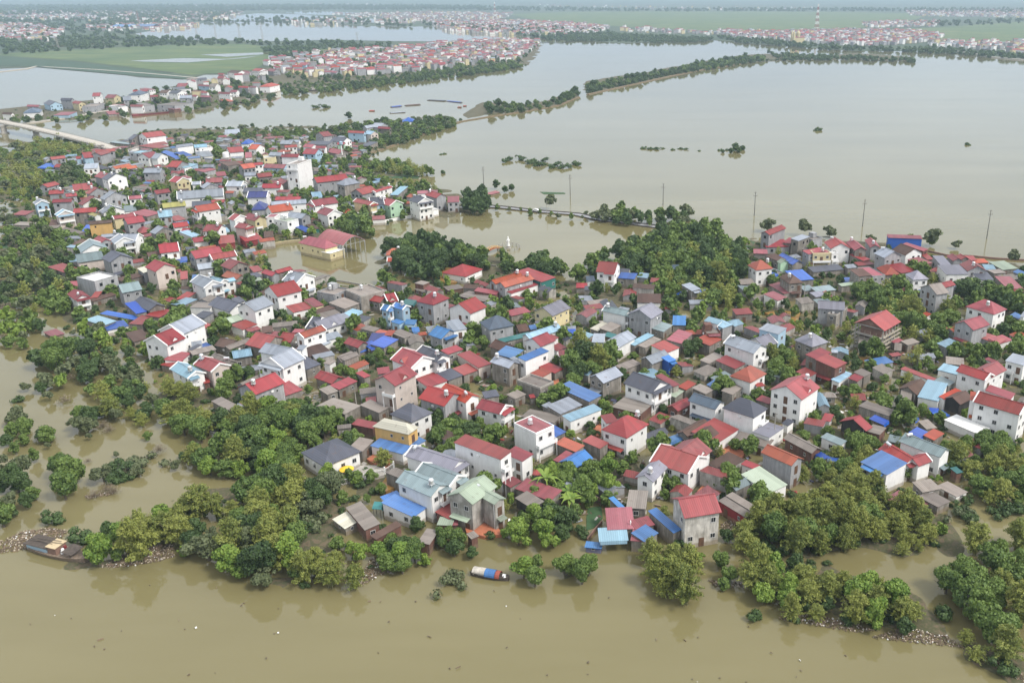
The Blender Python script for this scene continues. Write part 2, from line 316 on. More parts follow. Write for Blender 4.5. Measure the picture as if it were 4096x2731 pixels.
def terrain(name, P, step, lift, amp, edge, mat, seed, label):
    xs = [p[0] for p in P]; ys = [p[1] for p in P]
    X, Y = np.meshgrid(np.arange(min(xs), max(xs), step), np.arange(min(ys), max(ys), step), indexing='ij')
    ins = inpoly(X, Y, P); d = edged(X, Y, P) * np.where(ins, 1, -1)
    h = lift + amp * (vnoise(X, Y, 26, seed) - .5) * 2 + .5 * amp * (vnoise(X, Y, 8, seed + 1) - .5) * 2 + .25 * amp * (vnoise(X, Y, 3, seed + 2) - .5) * 2
    h = np.minimum(h, (d + edge * (vnoise(X, Y, 18, seed + 3) - .45) * 1.5) / edge); h = np.maximum(h, -.6)
    nx, ny = X.shape; idx = np.arange(nx * ny).reshape(nx, ny)
    q = np.stack([idx[:-1, :-1], idx[1:, :-1], idx[1:, 1:], idx[:-1, 1:]], -1).reshape(-1, 4)
    keep = (h.ravel()[q].max(1) > -.3); q = q[keep]
    u, inv = np.unique(q, return_inverse=True); V = np.stack([X.ravel(), Y.ravel(), h.ravel()], -1)[u]
    o = np_mesh(name, V, inv.reshape(-1, 4), mat, True); struct(o, 'structure', label); return o
def np_mesh(name, V, F, mat, smooth=False, link=True, midx=None):
    m = bpy.data.meshes.new(name); m.vertices.add(len(V)); m.vertices.foreach_set("co", np.asarray(V, np.float32).ravel())
    k = F.shape[1]; m.loops.add(F.size); m.loops.foreach_set("vertex_index", np.ascontiguousarray(F, np.int32).ravel())
    m.polygons.add(len(F)); m.polygons.foreach_set("loop_start", np.arange(0, F.size, k, dtype=np.int32))
    m.polygons.foreach_set("loop_total", np.full(len(F), k, np.int32))
    if midx is not None: m.polygons.foreach_set("material_index", np.asarray(midx, np.int32))
    m.polygons.foreach_set("use_smooth", np.full(len(F), smooth)); m.update(calc_edges=True); m.validate()
    for q in (mat if isinstance(mat, (list, tuple)) else [mat]): m.materials.append(q)
    if not link: return m
    o = bpy.data.objects.new(name, m); COL.objects.link(o); return o
terrain("village_ground", VIL, 1.6, -.02, .8, 7, M_ground, 3, "muddy half-flooded ground under the near village")
terrain("peninsula_ground", PEN, 5.0, .5, .5, 12, M_ground, 9, "green spit of land under the middle village")
terrain("dike_ground", DIKE, 4.0, .5, .4, 8, M_ground, 19, "wooded dike running out across the lake")
terrain("dike_ground", DIK2, 3.0, .5, .4, 6, M_ground, 29, "short wooded dike beside the river")
S = lambda tx, ty, x, y, z=0: at(tx + x / 3.0625, ty + y / 3.0625, z)
# paths, dikes and paving
ribbon("dike_path", [atD(x, y) for x, y in ((840, 356), (920, 330), (1000, 298), (1060, 280), (1130, 268), (1200, 258), (1280, 244), (1330, 224))], 2.2, -.5, .8, M_mud, label="narrow earth dike path along the lake shore")
ribbon("dike_path", [atD(x, y) for x, y in ((1350, 218), (1440, 198), (1540, 176), (1620, 160), (1700, 148))], 4, -.5, .9, M_mud, label="bank of the wooded dike in the lake")
ribbon("field_road", [atD(x, y) for x, y in ((-100, 170), (0, 166), (60, 159), (85, 153), (110, 155), (220, 161), (340, 170), (440, 179), (480, 184))], 5, -.5, .8, M_road, label="pale road between the flooded pond and the dark field")
ribbon("village_road", [S(0, 230, x, y) for x, y in ((280, 815), (480, 795), (700, 765), (900, 735), (1100, 695), (1350, 655), (1560, 625))], 4, .0, .95, M_road, label="pale riverside road on the far bank")
ribbon("levee_road", [at(3072 + x / 2.297, y / 2.297) for x, y in ((1600, 475), (1760, 482), (1900, 500), (2050, 530), (2200, 545), (2400, 560))], 7, -.5, 1.8, M_road, label="pale levee road curving along the lake's far shore")
cw = [at(1850 + x / 4.276, 640 + y / 4.276) for x, y in ((470, 800), (760, 825), (1080, 862), (1400, 895), (1700, 915), (1950, 935))] + [S(2304, 880, x, y) for x, y in ((330, 5), (700, 50), (1100, 105), (1330, 130))]
ribbon("causeway", cw, 5.0, -.8, .15, basic("wet_road", (.27, .265, .27), .25, .12, .3), label="wet grey causeway road crossing the pond")
def offs(pts, d):
    o = []
    for i, p in enumerate(pts):
        t = (pts[min(i + 1, len(pts) - 1)] - pts[max(i - 1, 0)]).normalized(); o.append(p + Vector((-t.y, t.x, 0)) * d)
    return o
for d, l in ((2.7, "low dark parapet wall on the lake side of the causeway"), (-2.7, "low dark parapet wall on the pond side of the causeway")):
    tag(ribbon("parapet_wall", offs(cw, d), .4, -.8, .6, M_dark, None), "wall", l, "parapet walls of the causeway")
def quadpatch(name, tx, ty, pts, z, mat, label=None, kind='structure', th=.25):
    mb = MB(); mb.prism([S(tx, ty, x, y, z) for x, y in pts], z - th, z); return struct(part(name, mb, mat), kind, label)
quadpatch("paved_yard", 1248, 1380, [(670, 1390), (760, 1330), (960, 1400), (940, 1480), (840, 1500)], .9, M_tile, "red paved yard beside the charcoal hipped house", th=1.5)
quadpatch("paved_yard", 2640, 1380, [(690, 1290), (800, 1200), (1060, 1290), (990, 1400), (850, 1450), (680, 1400)], .9, M_tile, "red paved yard below the white house with a charcoal roof", th=1.5)
quadpatch("paved_yard", 2400, 1800, [(1400, 190), (1530, 150), (1660, 250), (1640, 400), (1800, 470), (1810, 530), (1560, 540), (1330, 470), (1190, 500), (1350, 330)], .88, M_tile, "red paved lane between the villas near the shore", th=1.5)
quadpatch("paved_yard", 1952, 1380, [(800, 380), (850, 360), (890, 520), (850, 560), (800, 540)], .9, M_tile, "red lane beside the dark concrete house", th=1.5)
quadpatch("paved_yard", 1952, 1380, [(1200, 1060), (1440, 920), (1470, 980), (1350, 1110)], .9, M_tile, "pink paved yard in front of the red pyramid roof", th=1.5)
quadpatch("paved_yard", 1152, 1840, [(640, 230), (900, 60), (1180, 60), (1180, 180), (830, 260)], .9, M_conc, "grey concrete yard with palms beside the villa", th=1.5)
quadpatch("paved_yard", 1856, 1840, [(0, 780), (350, 740), (480, 900), (250, 930), (30, 880)], .9, M_tile, "red yard in front of the mint-roofed villa", th=1.5)
for tx, ty, pts, l in ((544, 1380, [(1640, 900), (1760, 800), (1860, 700), (2000, 680), (2150, 750), (2050, 800), (1900, 860), (1860, 960), (1750, 930)], "orange muddy pool beside the grey house with a red canopy"),
                       (1952, 1380, [(600, 710), (720, 640), (840, 600), (840, 680), (700, 720), (620, 740)], "orange muddy pool behind the blue sheet roof"),
                       (2304, 880, [(600, 620), (750, 590), (860, 640), (800, 700), (700, 650)], "brown pool beside the blue tarpaulin house"),
                       (3328, 1380, [(310, 140), (620, 170), (590, 230), (470, 265)], "pale brown fish pond"),
                       (1536, 900, [(600, 560), (780, 450), (900, 460), (760, 620), (900, 700), (620, 700)], "brown pool around the communal house"),
                       (2944, 880, [(350, 1130), (560, 1110), (790, 1130), (760, 1230), (560, 1240)], "orange pool behind the trees"),
                       (1152, 1840, [(1080, 350), (1220, 190), (1350, 160), (1370, 300), (1200, 380)], "orange flooded lane beside the grey-green roofs")):
    quadpatch("silty_pool", tx, ty, pts, 1.02, M_water_o, l, th=1.6)
for tx, ty, pts, l in ((0, 940, [(-60, 330), (60, 300), (160, 310), (200, 360), (120, 395), (-60, 400)], "green water plants afloat left of the village"), (0, 940, [(-60, 70), (40, 80), (100, 150), (30, 205), (-60, 210)], "green water plants beyond the tan houses"),
                    (1280, 480, [(800, 660), (900, 650), (1220, 690), (1200, 720), (900, 715), (800, 690)], "strip of water plants by the lake"), (1850, 640, [(950, 390), (1250, 400), (1260, 415), (1000, 420)], "green island of water plants on the lake"),
                    (1856, 1840, [(1520, 580), (1680, 560), (1700, 700), (1600, 820), (1500, 860), (1500, 700)], "green water plants in the ditch by the tarpaulin sheds"), (2304, 880, [(1850, 260), (2050, 240), (2200, 270), (2150, 330), (1900, 340)], "dark green plant bed behind the trees")):
    quadpatch("water_plants", tx, ty, pts, .14, M_plant, l, 'stuff', th=.3)
DATA = """
@ 0 480
g 6.5 g r 612 440 785 420 655 476
g 4 g r 690 540 790 545 667 575
g 6 b r 1005 408 1115 398 1040 465
g 5 b r 925 437 985 432 960 468
s 2.5 c b 455 585 655 585 480 548
g 7 g r 1160 352 1400 335 1170 390
g 7 g r 1165 398 1290 362 1212 438
s 6 w l 1020 602 1195 590 1003 560
h 3 c k 1250 605 1340 590 1215 570
g 4.5 w o 1480 575 1660 548 1510 607
g 4.5 w o 1380 572 1580 535 1400 600
g 8 w k 1425 655 1355 636 1328 738
g 7 g r 1235 632 1325 655 1185 697
g 7 g l 1775 590 1985 588 1815 645
g 8 w r 1735 170 1975 142 1757 220
g 6 c k 1640 176 1690 182 1600 240
s 3 c t 1575 300 1645 285 1535 250
s 3.5 w r 1905 310 2065 295 1825 250
s 3 c r 1930 350 2080 320 1820 310
f 3 w e 1560 360 1615 360 1560 315
f 6 g u 1580 400 1710 405 1600 360
g 6.5 w r 1740 412 1875 385 1800 468
g 6 w l 1985 410 1905 406 1922 475
g 6.5 w l 2150 295 2352 270 2090 340
s 3 c b 2060 425 2160 410 2045 390
s 3 g b 2140 470 2220 460 2130 430
s 3 g b 2240 440 2352 425 2250 400
g 6 g r 2110 498 2235 505 2070 572
g 7 y r 2145 688 2240 705 2108 755
g 6.5 g r 1885 862 2060 838 1890 908
g 6 w v 1570 935 1735 920 1600 968
g 8 g l 1405 882 1350 865 1322 988
g 5 w l 1385 1060 1335 1035 1290 1158
s 4 w t 1525 1125 1675 1110 1520 1075
g 5 w r 1160 940 1100 925 1050 1050
g 6 y r 885 790 1125 768 915 865
g 7 g r 1195 832 1150 818 1090 905
g 5.5 g r 520 790 670 752 535 835
g 6 g r 600 855 780 845 620 905
g 6 g r 800 905 930 890 830 938
g 7.5 g r 650 972 885 963 668 1008
g 7 b l 510 990 480 965 450 1050
s 3.5 c r 150 1160 315 1165 145 1120
g 7 p u 795 1112 765 1093 722 1188
g 6 c r 905 1085 1180 1070 925 1135
g 5 w y 1110 1128 1195 1155 1078 1150
g 6.5 Y n 1085 1245 1370 1222 1095 1275
g 7 y r 1375 1178 1640 1140 1390 1212
g 7 g r 1520 1200 1735 1168 1545 1275
g 6 g u 1930 1115 2095 1098 1965 1190
g 6.5 g y 1985 1020 2262 992 1998 1075
f 5 g e 2160 1105 2195 1130 2060 1130
g 5.5 w l 2165 878 2732 838 2180 968
s 4 c v 1800 1185 1985 1135 1765 1115
s 4 g r 2145 1240 2280 1215 2110 1200
g 5 w r 2115 1265 2290 1243 2135 1315
h 3.5 c r 1705 1390 1860 1370 1730 1340
g 6 c l 2005 1315 1935 1293 1928 1400
g 4 c r 2240 1325 2325 1325 2230 1370
g 6 w l 1500 1398 1700 1393 1560 1485
g 6 w l 1520 1440 1460 1393 1412 1518
g 5 g l 1245 1405 1450 1385 1260 1435
g 6 g r 1295 1462 1205 1417 1243 1505
h 3 c n 850 1545 960 1545 870 1480
s 2.5 c e 480 1300 560 1260 330 1230
s 3 c n 600 1290 715 1280 610 1245
f 3.5 c e 500 1370 655 1360 490 1300
s 2.5 c e 730 1340 960 1400 770 1310
s 2.5 c b 1000 1360 1085 1355 1000 1310
f 3.5 w e 1790 850 1890 830 1790 790
s 3 c v 2090 665 2250 655 2110 635
s 5 w u 2260 590 2352 570 2250 550
s 5 w v 2290 715 2352 700 2270 690
@ 768 480
s 2.5 w l 405 175 590 165 400 135
g 6.5 w u 20 292 175 280 30 338
f 6 w e 85 345 250 330 70 320
s 3 w l 90 455 265 440 80 405
g 5.5 w r 430 350 605 335 500 397
h 4 w b 595 295 695 295 590 265
g 5 w o 735 298 835 303 700 355
s 4 w v 650 465 735 460 650 415
g 5 c l 1100 245 1240 250 1070 290
g 6 w r 1130 300 1280 290 1190 330
g 5 w l 1190 230 1320 235 1250 265
g 7 g r 1555 160 1665 147 1600 205
g 6 w k 1740 210 1900 220 1710 262
g 6 m r 1780 262 1870 262 1765 295
g 7.5 b r 1915 115 2115 125 1905 150
g 6.5 p u 2235 140 2150 128 2200 180
g 5 g l 2110 70 2260 45 2085 110
g 5 g l 2240 45 2352 50 2280 90
s 3 c k 2060 315 2165 320 2090 275
g 7 w v 1390 290 1500 300 1385 330
g 7 w r 1520 305 1640 308 1530 340
s 6 g k 1400 300 1660 305 1410 272
g 6.5 b r 1395 352 1550 358 1412 415
g 4 c v 1720 345 1855 370 1710 400
g 7 g l 960 388 1140 395 930 430
f 6.5 y w 880 465 1030 455 885 430
g 8 w r 1100 405 1310 408 1075 450
F 17 w e 1155 537 1287 542 1293 477
g 3.5 b v 900 535 1155 545 875 582
s 3.5 c u 820 580 920 560 810 550
g 7 g o 590 545 740 525 650 594
g 6 w r 745 520 860 508 800 548
s 5 c n 440 565 615 540 420 530
g 5 w l 640 635 780 630 620 682
g 5 c r 790 655 960 635 840 700
s 4 g v 150 640 300 605 210 600
s 4 c r 305 690 425 680 310 655
g 5 g v 175 710 370 702 200 765
s 5 b u 0 570 75 540 0 525
g 5 g l 140 540 270 540 180 575
g 6.5 w l 440 748 635 750 425 808
g 6 w l 0 755 105 750 0 790
g 5 g l 230 780 185 760 175 850
g 5 w r 870 780 1095 778 880 832
g 4 c r 1080 715 1170 745 975 770
g 6 g k 640 832 870 830 645 880
g 7 w d 690 878 935 873 672 950
h 5 g d 725 1105 905 1095 770 1040
g 6.5 w o 930 1055 1195 1018 970 1135
g 8 w l 970 1000 1395 970 985 1045
g 4 c r 1030 940 1330 938 1020 980
g 7.5 w O 35 1055 305 1015 40 1130
g 6 w k 0 1000 225 985 0 1060
g 6 g r 240 980 400 975 250 1010
g 7.5 w r 595 1165 520 1145 500 1222
g 7.5 y r 835 1180 700 1138 768 1236
g 8 p r 690 1275 570 1258 625 1325
s 3.5 r r 650 1490 870 1455 640 1430
s 3 c n 880 1440 1000 1430 850 1390
g 6.5 w r 365 1285 180 1278 290 1350
s 3.5 r r 330 1520 530 1500 310 1445
g 4 c n 30 1280 130 1275 20 1330
s 3 c u 395 1365 465 1355 400 1310
s 4 w u 0 1435 110 1410 0 1360
g 4 w r 5 1445 260 1412 10 1498
f 7 w m 1000 1215 1165 1245 1050 1165
f 8 w v 900 1190 1010 1190 850 1150
g 7 g l 1395 1150 1200 1125 1340 1205
s 3 c b 1370 1360 1460 1340 1320 1310
s 3 t n 1470 1345 1565 1330 1420 1300
g 6.5 w r 1455 985 1745 943 1485 1056
g 6.5 w r 1745 1105 1610 1062 1680 1180
g 4 m O 2010 1130 1900 1088 1965 1175
g 8 y r 2225 1005 2015 960 2190 1045
g 7.5 g r 1495 705 1880 662 1545 765
h 8 c l 1865 805 2062 768 1810 775
g 4 c n 1280 810 1400 770 1260 850
s 2.5 c u 1475 945 1600 935 1470 905
s 2 c u 1785 960 1850 950 1790 930
@ 1280 480
h 4 w b 1010 25 1170 20 1000 0
g 6 c r 715 65 860 75 710 100
g 7 b k 770 942 600 955 800 1030
g 5.5 g r 440 850 620 805 550 905
g 5.5 w r 650 870 860 805 690 880
s 5 c u 855 918 955 920 975 832
g 9 w k 1290 955 1170 915 1175 1010
f 4 w w 1215 1130 1450 1090 1185 1110
g 7.5 g r 1485 905 1350 868 1425 955
s 5.5 g r 1560 1010 1705 1005 1490 960
s 6 w v 1190 905 1320 900 1195 880
g 7 m r 935 985 800 950 862 1052
s 3.5 m t 890 1130 1060 1105 880 1100
s 3 w v 640 1225 800 1215 660 1190
s 1 c v 2050 925 2210 885 2030 905
@ 0 940
g 5.5 w t 1145 115 1095 50 1000 210
g 5 p t 922 240 1240 195 955 335
s 3 c r 785 460 970 410 718 383
g 7 g k 1478 240 1370 185 1378 348
f 7.5 g w 1155 568 1435 490 960 508
s 3 g k 1430 490 1670 430 1420 465
g 5.5 w r 1005 735 905 662 932 797
s 3 c v 655 645 760 650 720 600
s 3 c v 800 640 945 630 790 590
s 3.5 n r 1105 770 1195 765 1100 715
s 3 c n 1140 815 1430 730 1130 780
g 6.5 g t 1452 608 1692 565 1505 702
s 3.5 c n 1490 570 1760 500 1480 530
g 8 p r 2020 355 1893 300 1932 458
s 5 g q 1675 408 1758 465 1750 322
g 6.5 w r 1940 115 2178 88 2000 215
s 3.5 w r 2025 290 2165 265 2015 240
g 5 w n 1800 215 1980 190 1805 262
s 3 c b 2175 325 2300 310 2165 290
s 4.5 c r 2210 545 2300 535 2195 475
s 3 c r 2150 780 2270 790 2180 705
g 4.5 c k 1920 848 1720 750 1845 935
s 4 c b 1670 965 1805 935 1490 875
s 2.5 c b 1650 1040 1740 1000 1440 905
s 3 c r 1950 1010 2120 920 1860 960
s 3.5 c u 1270 1110 1430 1050 1180 1020
s 2.5 w b 1310 1170 1580 1110 1280 1110
s 1 c v 640 1250 795 1205 690 1165
g 7 w l 2070 1098 2355 972 2235 1210
g 7.2 w r 1882 1232 2118 1138 2018 1360
s 4 w k 2300 1400 2352 1410 2285 1320
s 2 c n 1640 1310 1850 1260 1700 1190
@ 768 940
g 6 g r -15 200 325 138 15 290
g 5.5 w r 215 240 520 190 250 300
g 6 c r 575 330 458 285 472 418
g 4 g l 60 360 235 335 110 415
g 7 w l 255 560 85 487 172 655
g 6 w u 395 545 210 498 370 590
g 5.5 w u 400 545 510 520 430 572
g 4.5 c o 603 490 430 440 548 552
s 3.5 c r 590 610 710 570 575 585
s 4 c k 740 530 870 500 700 490
s 3.5 c m 740 570 860 550 740 540
g 4.5 g r 1025 460 895 420 985 500
g 4 c r 1020 435 1200 385 1050 465
s 3.5 p r 755 455 870 435 750 400
g 7.5 w l 1390 475 1210 440 1305 590
g 7.5 w r 945 625 1245 553 1045 750
s 3.5 w r 1240 950 1480 895 1065 910
s 4 y r 1500 885 1620 855 1340 825
g 4.5 w k 575 830 310 750 492 948
s 4 w k 560 830 660 805 490 790
g 7.5 w l 645 832 875 745 742 938
s 3.5 g k 150 1018 268 945 65 985
f 4.5 w e 215 890 310 830 110 800
g 4 c m 350 1040 600 960 408 1095
s 3.5 w r 620 1160 805 1090 510 1110
s 3.5 c r 150 1145 260 1105 130 1080
s 3 c v 700 1190 850 1150 660 1160
s 3.5 c n 850 1200 990 1185 830 1140
g 4.5 c r 1020 1240 790 1185 860 1385
g 4.5 c r 1270 1205 1115 1190 1160 1305
s 3.5 c v 1220 1190 1350 1195 1230 1155
g 7 w O 1308 1205 1590 1105 1360 1258
g 4.5 w a 1500 1060 1800 962 1625 1152
g 4.5 w k 1600 1015 1480 1000 1380 1130
s 3 w l 1540 1385 1710 1310 1510 1350
s 3.5 w l 1660 1290 1850 1245 1670 1220
s 3 c n 1440 1490 1700 1420 1390 1400
g 3.5 c n 530 1290 350 1258 430 1375
g 4 c e 415 1365 690 1258 440 1400
g 5 c u 490 1425 715 1388 550 1498
s 3 w b 145 1390 255 1350 135 1340
s 3.5 w l 0 1390 130 1370 0 1325
s 3.5 c e 10 1470 300 1400 0 1420
s 6.5 w l 1260 1410 1350 1415 1100 1345
g 4 c r 2095 1310 1925 1253 2035 1375
s 3 c b 2180 1395 2300 1360 2170 1320
s 2.5 c b 2050 1420 2150 1385 2040 1390
s 3 c d 2150 1300 2330 1300 2150 1220
s 3.5 c O 2240 1190 2352 1215 2230 1145
s 3.5 c e 2060 1145 2220 1185 2100 1100
f 6 g e 1745 730 1930 655 1620 655
f 6.5 c e 2065 745 2352 670 1925 655
s 4 c e 1870 905 2060 835 1690 850
s 3 c u 1960 1000 2090 930 1860 970
s 3.5 c n 1530 970 1770 890 1500 930
s 3.5 c e 1600 1020 1830 960 1570 970
g 4 c e 1790 1500 2010 1430 1850 1540
g 4.5 c r 2225 740 2352 765 2200 800
h 5 y v 1630 172 1300 95 1850 140
f 3.8 y w 1690 225 1868 170 1640 190
@ 1536 900
h 5 w O 20 370 220 360 60 325
g 3.5 w O 40 405 200 400 60 445
h 3.5 w r 705 585 1000 635 850 480
f 2.5 n e 500 825 690 770 370 785
f 4.5 n e 480 730 555 700 430 690
f 2 n e 790 800 970 770 695 760
g 6 g O 1425 700 1780 600 1450 768
g 5.5 g O 1320 675 1660 575 1350 720
s 4 w r 1560 840 1935 715 1415 790
s 5 t r 1930 700 2110 640 1700 570
s 3.5 n r 1370 855 1420 810 1160 785
f 3 n e 1235 935 1370 875 900 868
g 4.5 p r 0 850 130 828 20 950
g 7 b U 275 985 140 950 255 1038
g 7 b U 80 985 0 972 50 1045
s 3.5 b U 190 1215 260 1180 115 1180
s 3.5 b U 380 1220 405 1160 275 1165
s 3 c T 350 985 400 920 240 950
h 8 g r 395 935 600 980 610 852
g 7.5 w r 915 962 1115 880 1035 1090
g 6 y a 1945 1010 2165 912 2052 1115
s 3 c r 1560 1115 1800 1060 1650 1030
h 6.5 g N 1290 1285 1600 1225 1095 1203
g 5 g U 805 1285 650 1232 728 1398
s 6 w l 850 1300 1020 1270 780 1200
s 3.5 c T 1440 1440 1820 1350 1400 1405
g 5 w u 1735 1335 2130 1210 1770 1405
g 3.5 c n 1620 1225 1740 1205 1620 1310
g 4 c n 1580 1480 1365 1400 1480 1552
g 7.5 w r 1815 1385 1998 1312 1892 1492
s 6 w r 2090 1400 2145 1375 2060 1345
s 4 w r 2115 1540 2240 1500 2095 1470
s 3 c b 2200 1340 2352 1335 2180 1290
s 3.5 c U 2300 1410 2352 1400 2250 1385
s 3.5 c b 0 1505 180 1400 -80 1420
s 3.5 c O 0 1350 90 1355 0 1295
s 3 c O 430 1355 530 1340 420 1325
s 2.5 c U 350 1310 440 1300 310 1270
f 3.5 c e 250 1380 370 1340 90 1310
@ 2304 880
g 7.5 w r 285 505 510 520 242 628
s 4.5 c b 510 710 715 725 530 655
s 3.5 w N 135 750 240 745 150 700
s 3 c r 0 830 135 830 20 785
s 5 c l 1290 792 1420 870 1355 752
s 2.5 c b 1230 905 1300 920 1230 870
s 3 c b 1520 940 1605 940 1530 870
s 2 c b 975 520 1040 520 985 490
s 2.5 c N 1180 640 1340 640 1150 570
s 4.5 w n 745 1010 1040 1015 745 925
g 6.5 w t 360 1048 645 1108 328 1108
g 7.5 g a 775 1098 925 1012 890 1222
s 3.5 c t 1075 1370 1190 1285 900 1325
s 3.5 c U 1180 1285 1345 1290 1080 1190
s 3 c q 265 1360 420 1275 165 1340
s 3.5 c e 420 1370 560 1290 370 1290
s 3.5 c u 100 1480 225 1400 0 1430
g 5 w l 415 1478 635 1352 512 1562
s 5.5 w l 190 1495 340 1500 230 1410
s 3 c T 440 1445 500 1400 330 1425
s 3.5 c u 720 1540 960 1410 680 1495
s 3.5 c e 850 1568 1050 1460 760 1540
s 4 c v 1290 1515 1435 1385 1110 1478
s 6 w u 1740 1280 1800 1225 1580 1238
s 5 g u 1800 1325 1925 1280 1760 1240
s 3 c r 1400 1345 1530 1340 1390 1310
s 4 c O 1640 1540 1790 1460 1620 1400
f 5 n e 1600 1390 1780 1380 1590 1300
s 3.5 c r 1960 1160 2170 1145 1990 1100
s 3 c e 180 1060 440 1030 190 1000
@ 2944 880
g 9 g r 355 140 560 58 402 182
s 4 g r 370 335 660 325 430 265
s 5 c r 570 275 665 290 590 225
s 7 c l 765 258 910 205 675 235
f 6 g e 940 240 1060 215 880 190
s 3.5 c v 215 410 390 415 240 370
s 5 c n 355 440 530 510 400 395
g 5 m m 600 490 560 470 530 520
g 5 c b 765 498 565 405 700 545
s 3.5 c b 740 745 960 725 600 650
s 3 c b 460 695 520 660 455 625
h 7 w O 245 615 458 592 142 552
s 3 c e 60 790 240 780 50 740
h 6.5 c n 650 780 830 765 570 690
s 3 c v 400 790 590 905 520 765
s 4 w v 510 988 635 950 345 925
s 3.5 c t 840 870 975 855 840 815
s 4 c t 990 885 1230 855 970 830
s 4 c a 980 945 1120 925 980 890
s 3.5 c v 1130 935 1180 930 1080 880
g 6.5 g a 1010 985 1330 1005 960 1075
f 5.5 c e 1230 1165 1365 1065 1125 1140
f 7.5 y v 945 405 1160 400 900 370
s 7 g r 810 375 890 420 905 295
s 3 c k 950 640 1330 605 880 590
f 7 w e 1175 405 1255 400 1165 385
g 7 w r 1290 285 1205 208 1175 358
g 7 c r 1535 330 1425 235 1450 362
g 6.5 g r 1710 305 1642 215 1652 340
s 3 c r 1500 560 1700 540 1475 525
s 4 c r 1560 500 1650 480 1590 400
g 7.5 g l 1940 385 1810 330 1832 465
g 5.5 w a 240 1450 405 1393 375 1545
s 8 b l 275 1335 520 1400 400 1285
h 7 c a 935 1557 1138 1492 705 1468
@ 3328 920
s 7 L v 685 95 1110 110 700 65
g 6.5 w n 1015 228 845 165 915 312
s 6 n r 1120 260 1185 235 960 160
s 5 n v 1095 435 1235 400 910 385
s 4 c r 1170 365 1255 360 1165 290
h 4 c O 650 550 840 545 640 460
s 4 c r 850 530 1040 500 760 440
f 6 g v 500 565 655 550 340 460
s 6.5 c n 330 570 490 555 275 500
s 2.5 c b 140 635 260 630 125 595
s 3.5 c m 120 690 310 665 70 665
h 6 w a 990 610 1190 600 855 545
g 8.5 g e 1187 668 1335 645 1188 802
g 7.5 g r 1335 650 1460 618 1380 700
h 6.5 w R 1985 1035 2148 970 1635 935
g 8 g R 1620 1117 1822 1050 1705 1228
s 4 g R 1715 1290 2045 1395 1760 1235
s 4 w R 2045 1395 2220 1345 2030 1310
s 5 g a 1330 430 1465 430 1285 340
s 5 w a 1400 545 1680 540 1400 455
g 5.5 g r 1790 440 1690 360 1665 498
g 5 g r 1550 345 1470 288 1465 360
g 5 c r 1640 330 1570 292 1560 345
s 4 c r 1650 370 1780 370 1640 330
s 3.5 c O 1770 405 1925 400 1790 365
s 3 c u 1870 475 2010 480 1890 435
f 3 c e 1990 530 2130 520 1890 490
s 3 c m 2090 490 2280 470 1995 410
s 4 w k 1790 610 1990 610 1800 535
s 4 c v 2150 720 2352 720 2150 595
s 3.5 c r 2240 755 2352 755 2240 720
s 3 w O 1110 1075 1230 1030 1055 1045
s 2.5 c r 1380 1225 1440 1205 1340 1165
s 2 c b 1385 1300 1430 1290 1370 1275
S 8 c R 465 1085 665 978 622 1240
s 3.5 w e 320 1390 650 1430 300 1310
s 3 c e 760 1470 850 1480 700 1390
s 3 c e 930 1410 1080 1370 880 1360
s 3 c v 780 1390 880 1350 770 1370
s 2.5 c r 740 1550 860 1530 750 1510
s 2 c b 960 1560 1040 1550 955 1525
s 5 w l 2300 1060 2352 1070 2290 1000
s 3 c n 1200 1190 1330 1190 1200 1130
@ 544 1380
s 3.2 w r 555 200 682 92 390 160
s 2.6 c r 295 240 450 272 385 172
g 5.5 w u 735 320 515 205 640 405
g 6 p r 1030 225 812 135 900 312
g 5.5 c e 1170 190 960 98 1112 245
g 8 w l 1640 158 1915 35 1780 292
g 7.5 w l 1591 -27 1936 42 1536 82
g 7 g r 1340 475 1700 335 1465 597
s 3 c r 1825 622 2045 545 1800 475
s 3 c e 920 685 1130 800 1045 640
s 3 w l 1220 770 1360 760 1290 720
s 2.5 c r 1370 765 1460 730 1360 720
s 4 c k 2085 300 2270 230 2060 165
s 3 n r 830 470 910 455 815 350
@ 1248 1380
g 3.5 c r 320 390 105 312 242 467
s 3.5 c r 330 545 560 440 255 490
s 4 c r 640 402 720 372 450 388
s 4.5 c e 400 190 580 120 310 150
s 4 w e 220 240 300 190 165 210
f 4 c e 400 840 590 740 150 700
s 3.5 c e 190 608 325 560 70 560
s 4 c r 660 705 790 690 585 660
s 3.5 c e 820 830 950 760 620 745
g 10 p r 872 380 1148 238 1020 490
s 5 c r 810 355 960 335 830 290
g 7 w r 1365 140 1105 32 1240 287
g 7 w k 1605 118 1352 5 1535 212
s 3.5 w r 1420 520 1665 435 1280 455
s 3.5 c k 1670 435 1850 370 1550 355
s 5.5 c r 1660 115 1855 50 1560 80
s 4.5 p r 2040 278 2200 225 1865 120
s 3.5 c r 1860 370 2050 300 1755 295
g 6.5 g r 1740 592 1428 497 1640 747
g 6.5 w O 1965 612 1640 470 1890 705
s 3.5 c k 2120 650 2300 620 2110 580
g 5.5 w r 2380 735 2080 660 2272 830
h 6 w k 1215 950 1485 822 925 855
h 6.5 Y q 1180 1095 1315 1000 745 990
s 3.5 w U 710 1230 1110 1335 770 1137
s 3.3 w U 1170 1290 1400 1165 1130 1230
s 3.5 n r 480 968 745 1022 512 900
s 3.5 c e 620 1300 760 1160 510 1215
s 3.5 c e 310 1030 480 1010 300 990
h 4.5 w k 150 1490 605 1300 -156 1320
g 6.5 w a 1800 1412 1228 1230 1735 1540
s 9.5 w r 1730 1190 2310 1402 1860 1100
@ 1952 1380
s 6 w r 420 1425 560 1330 290 1290
s 6 c U 310 165 440 60 110 115
g 6.5 c l 320 205 90 130 262 277
s 6.5 c l 380 220 440 195 290 165
s 7.5 w U 460 195 750 72 415 140
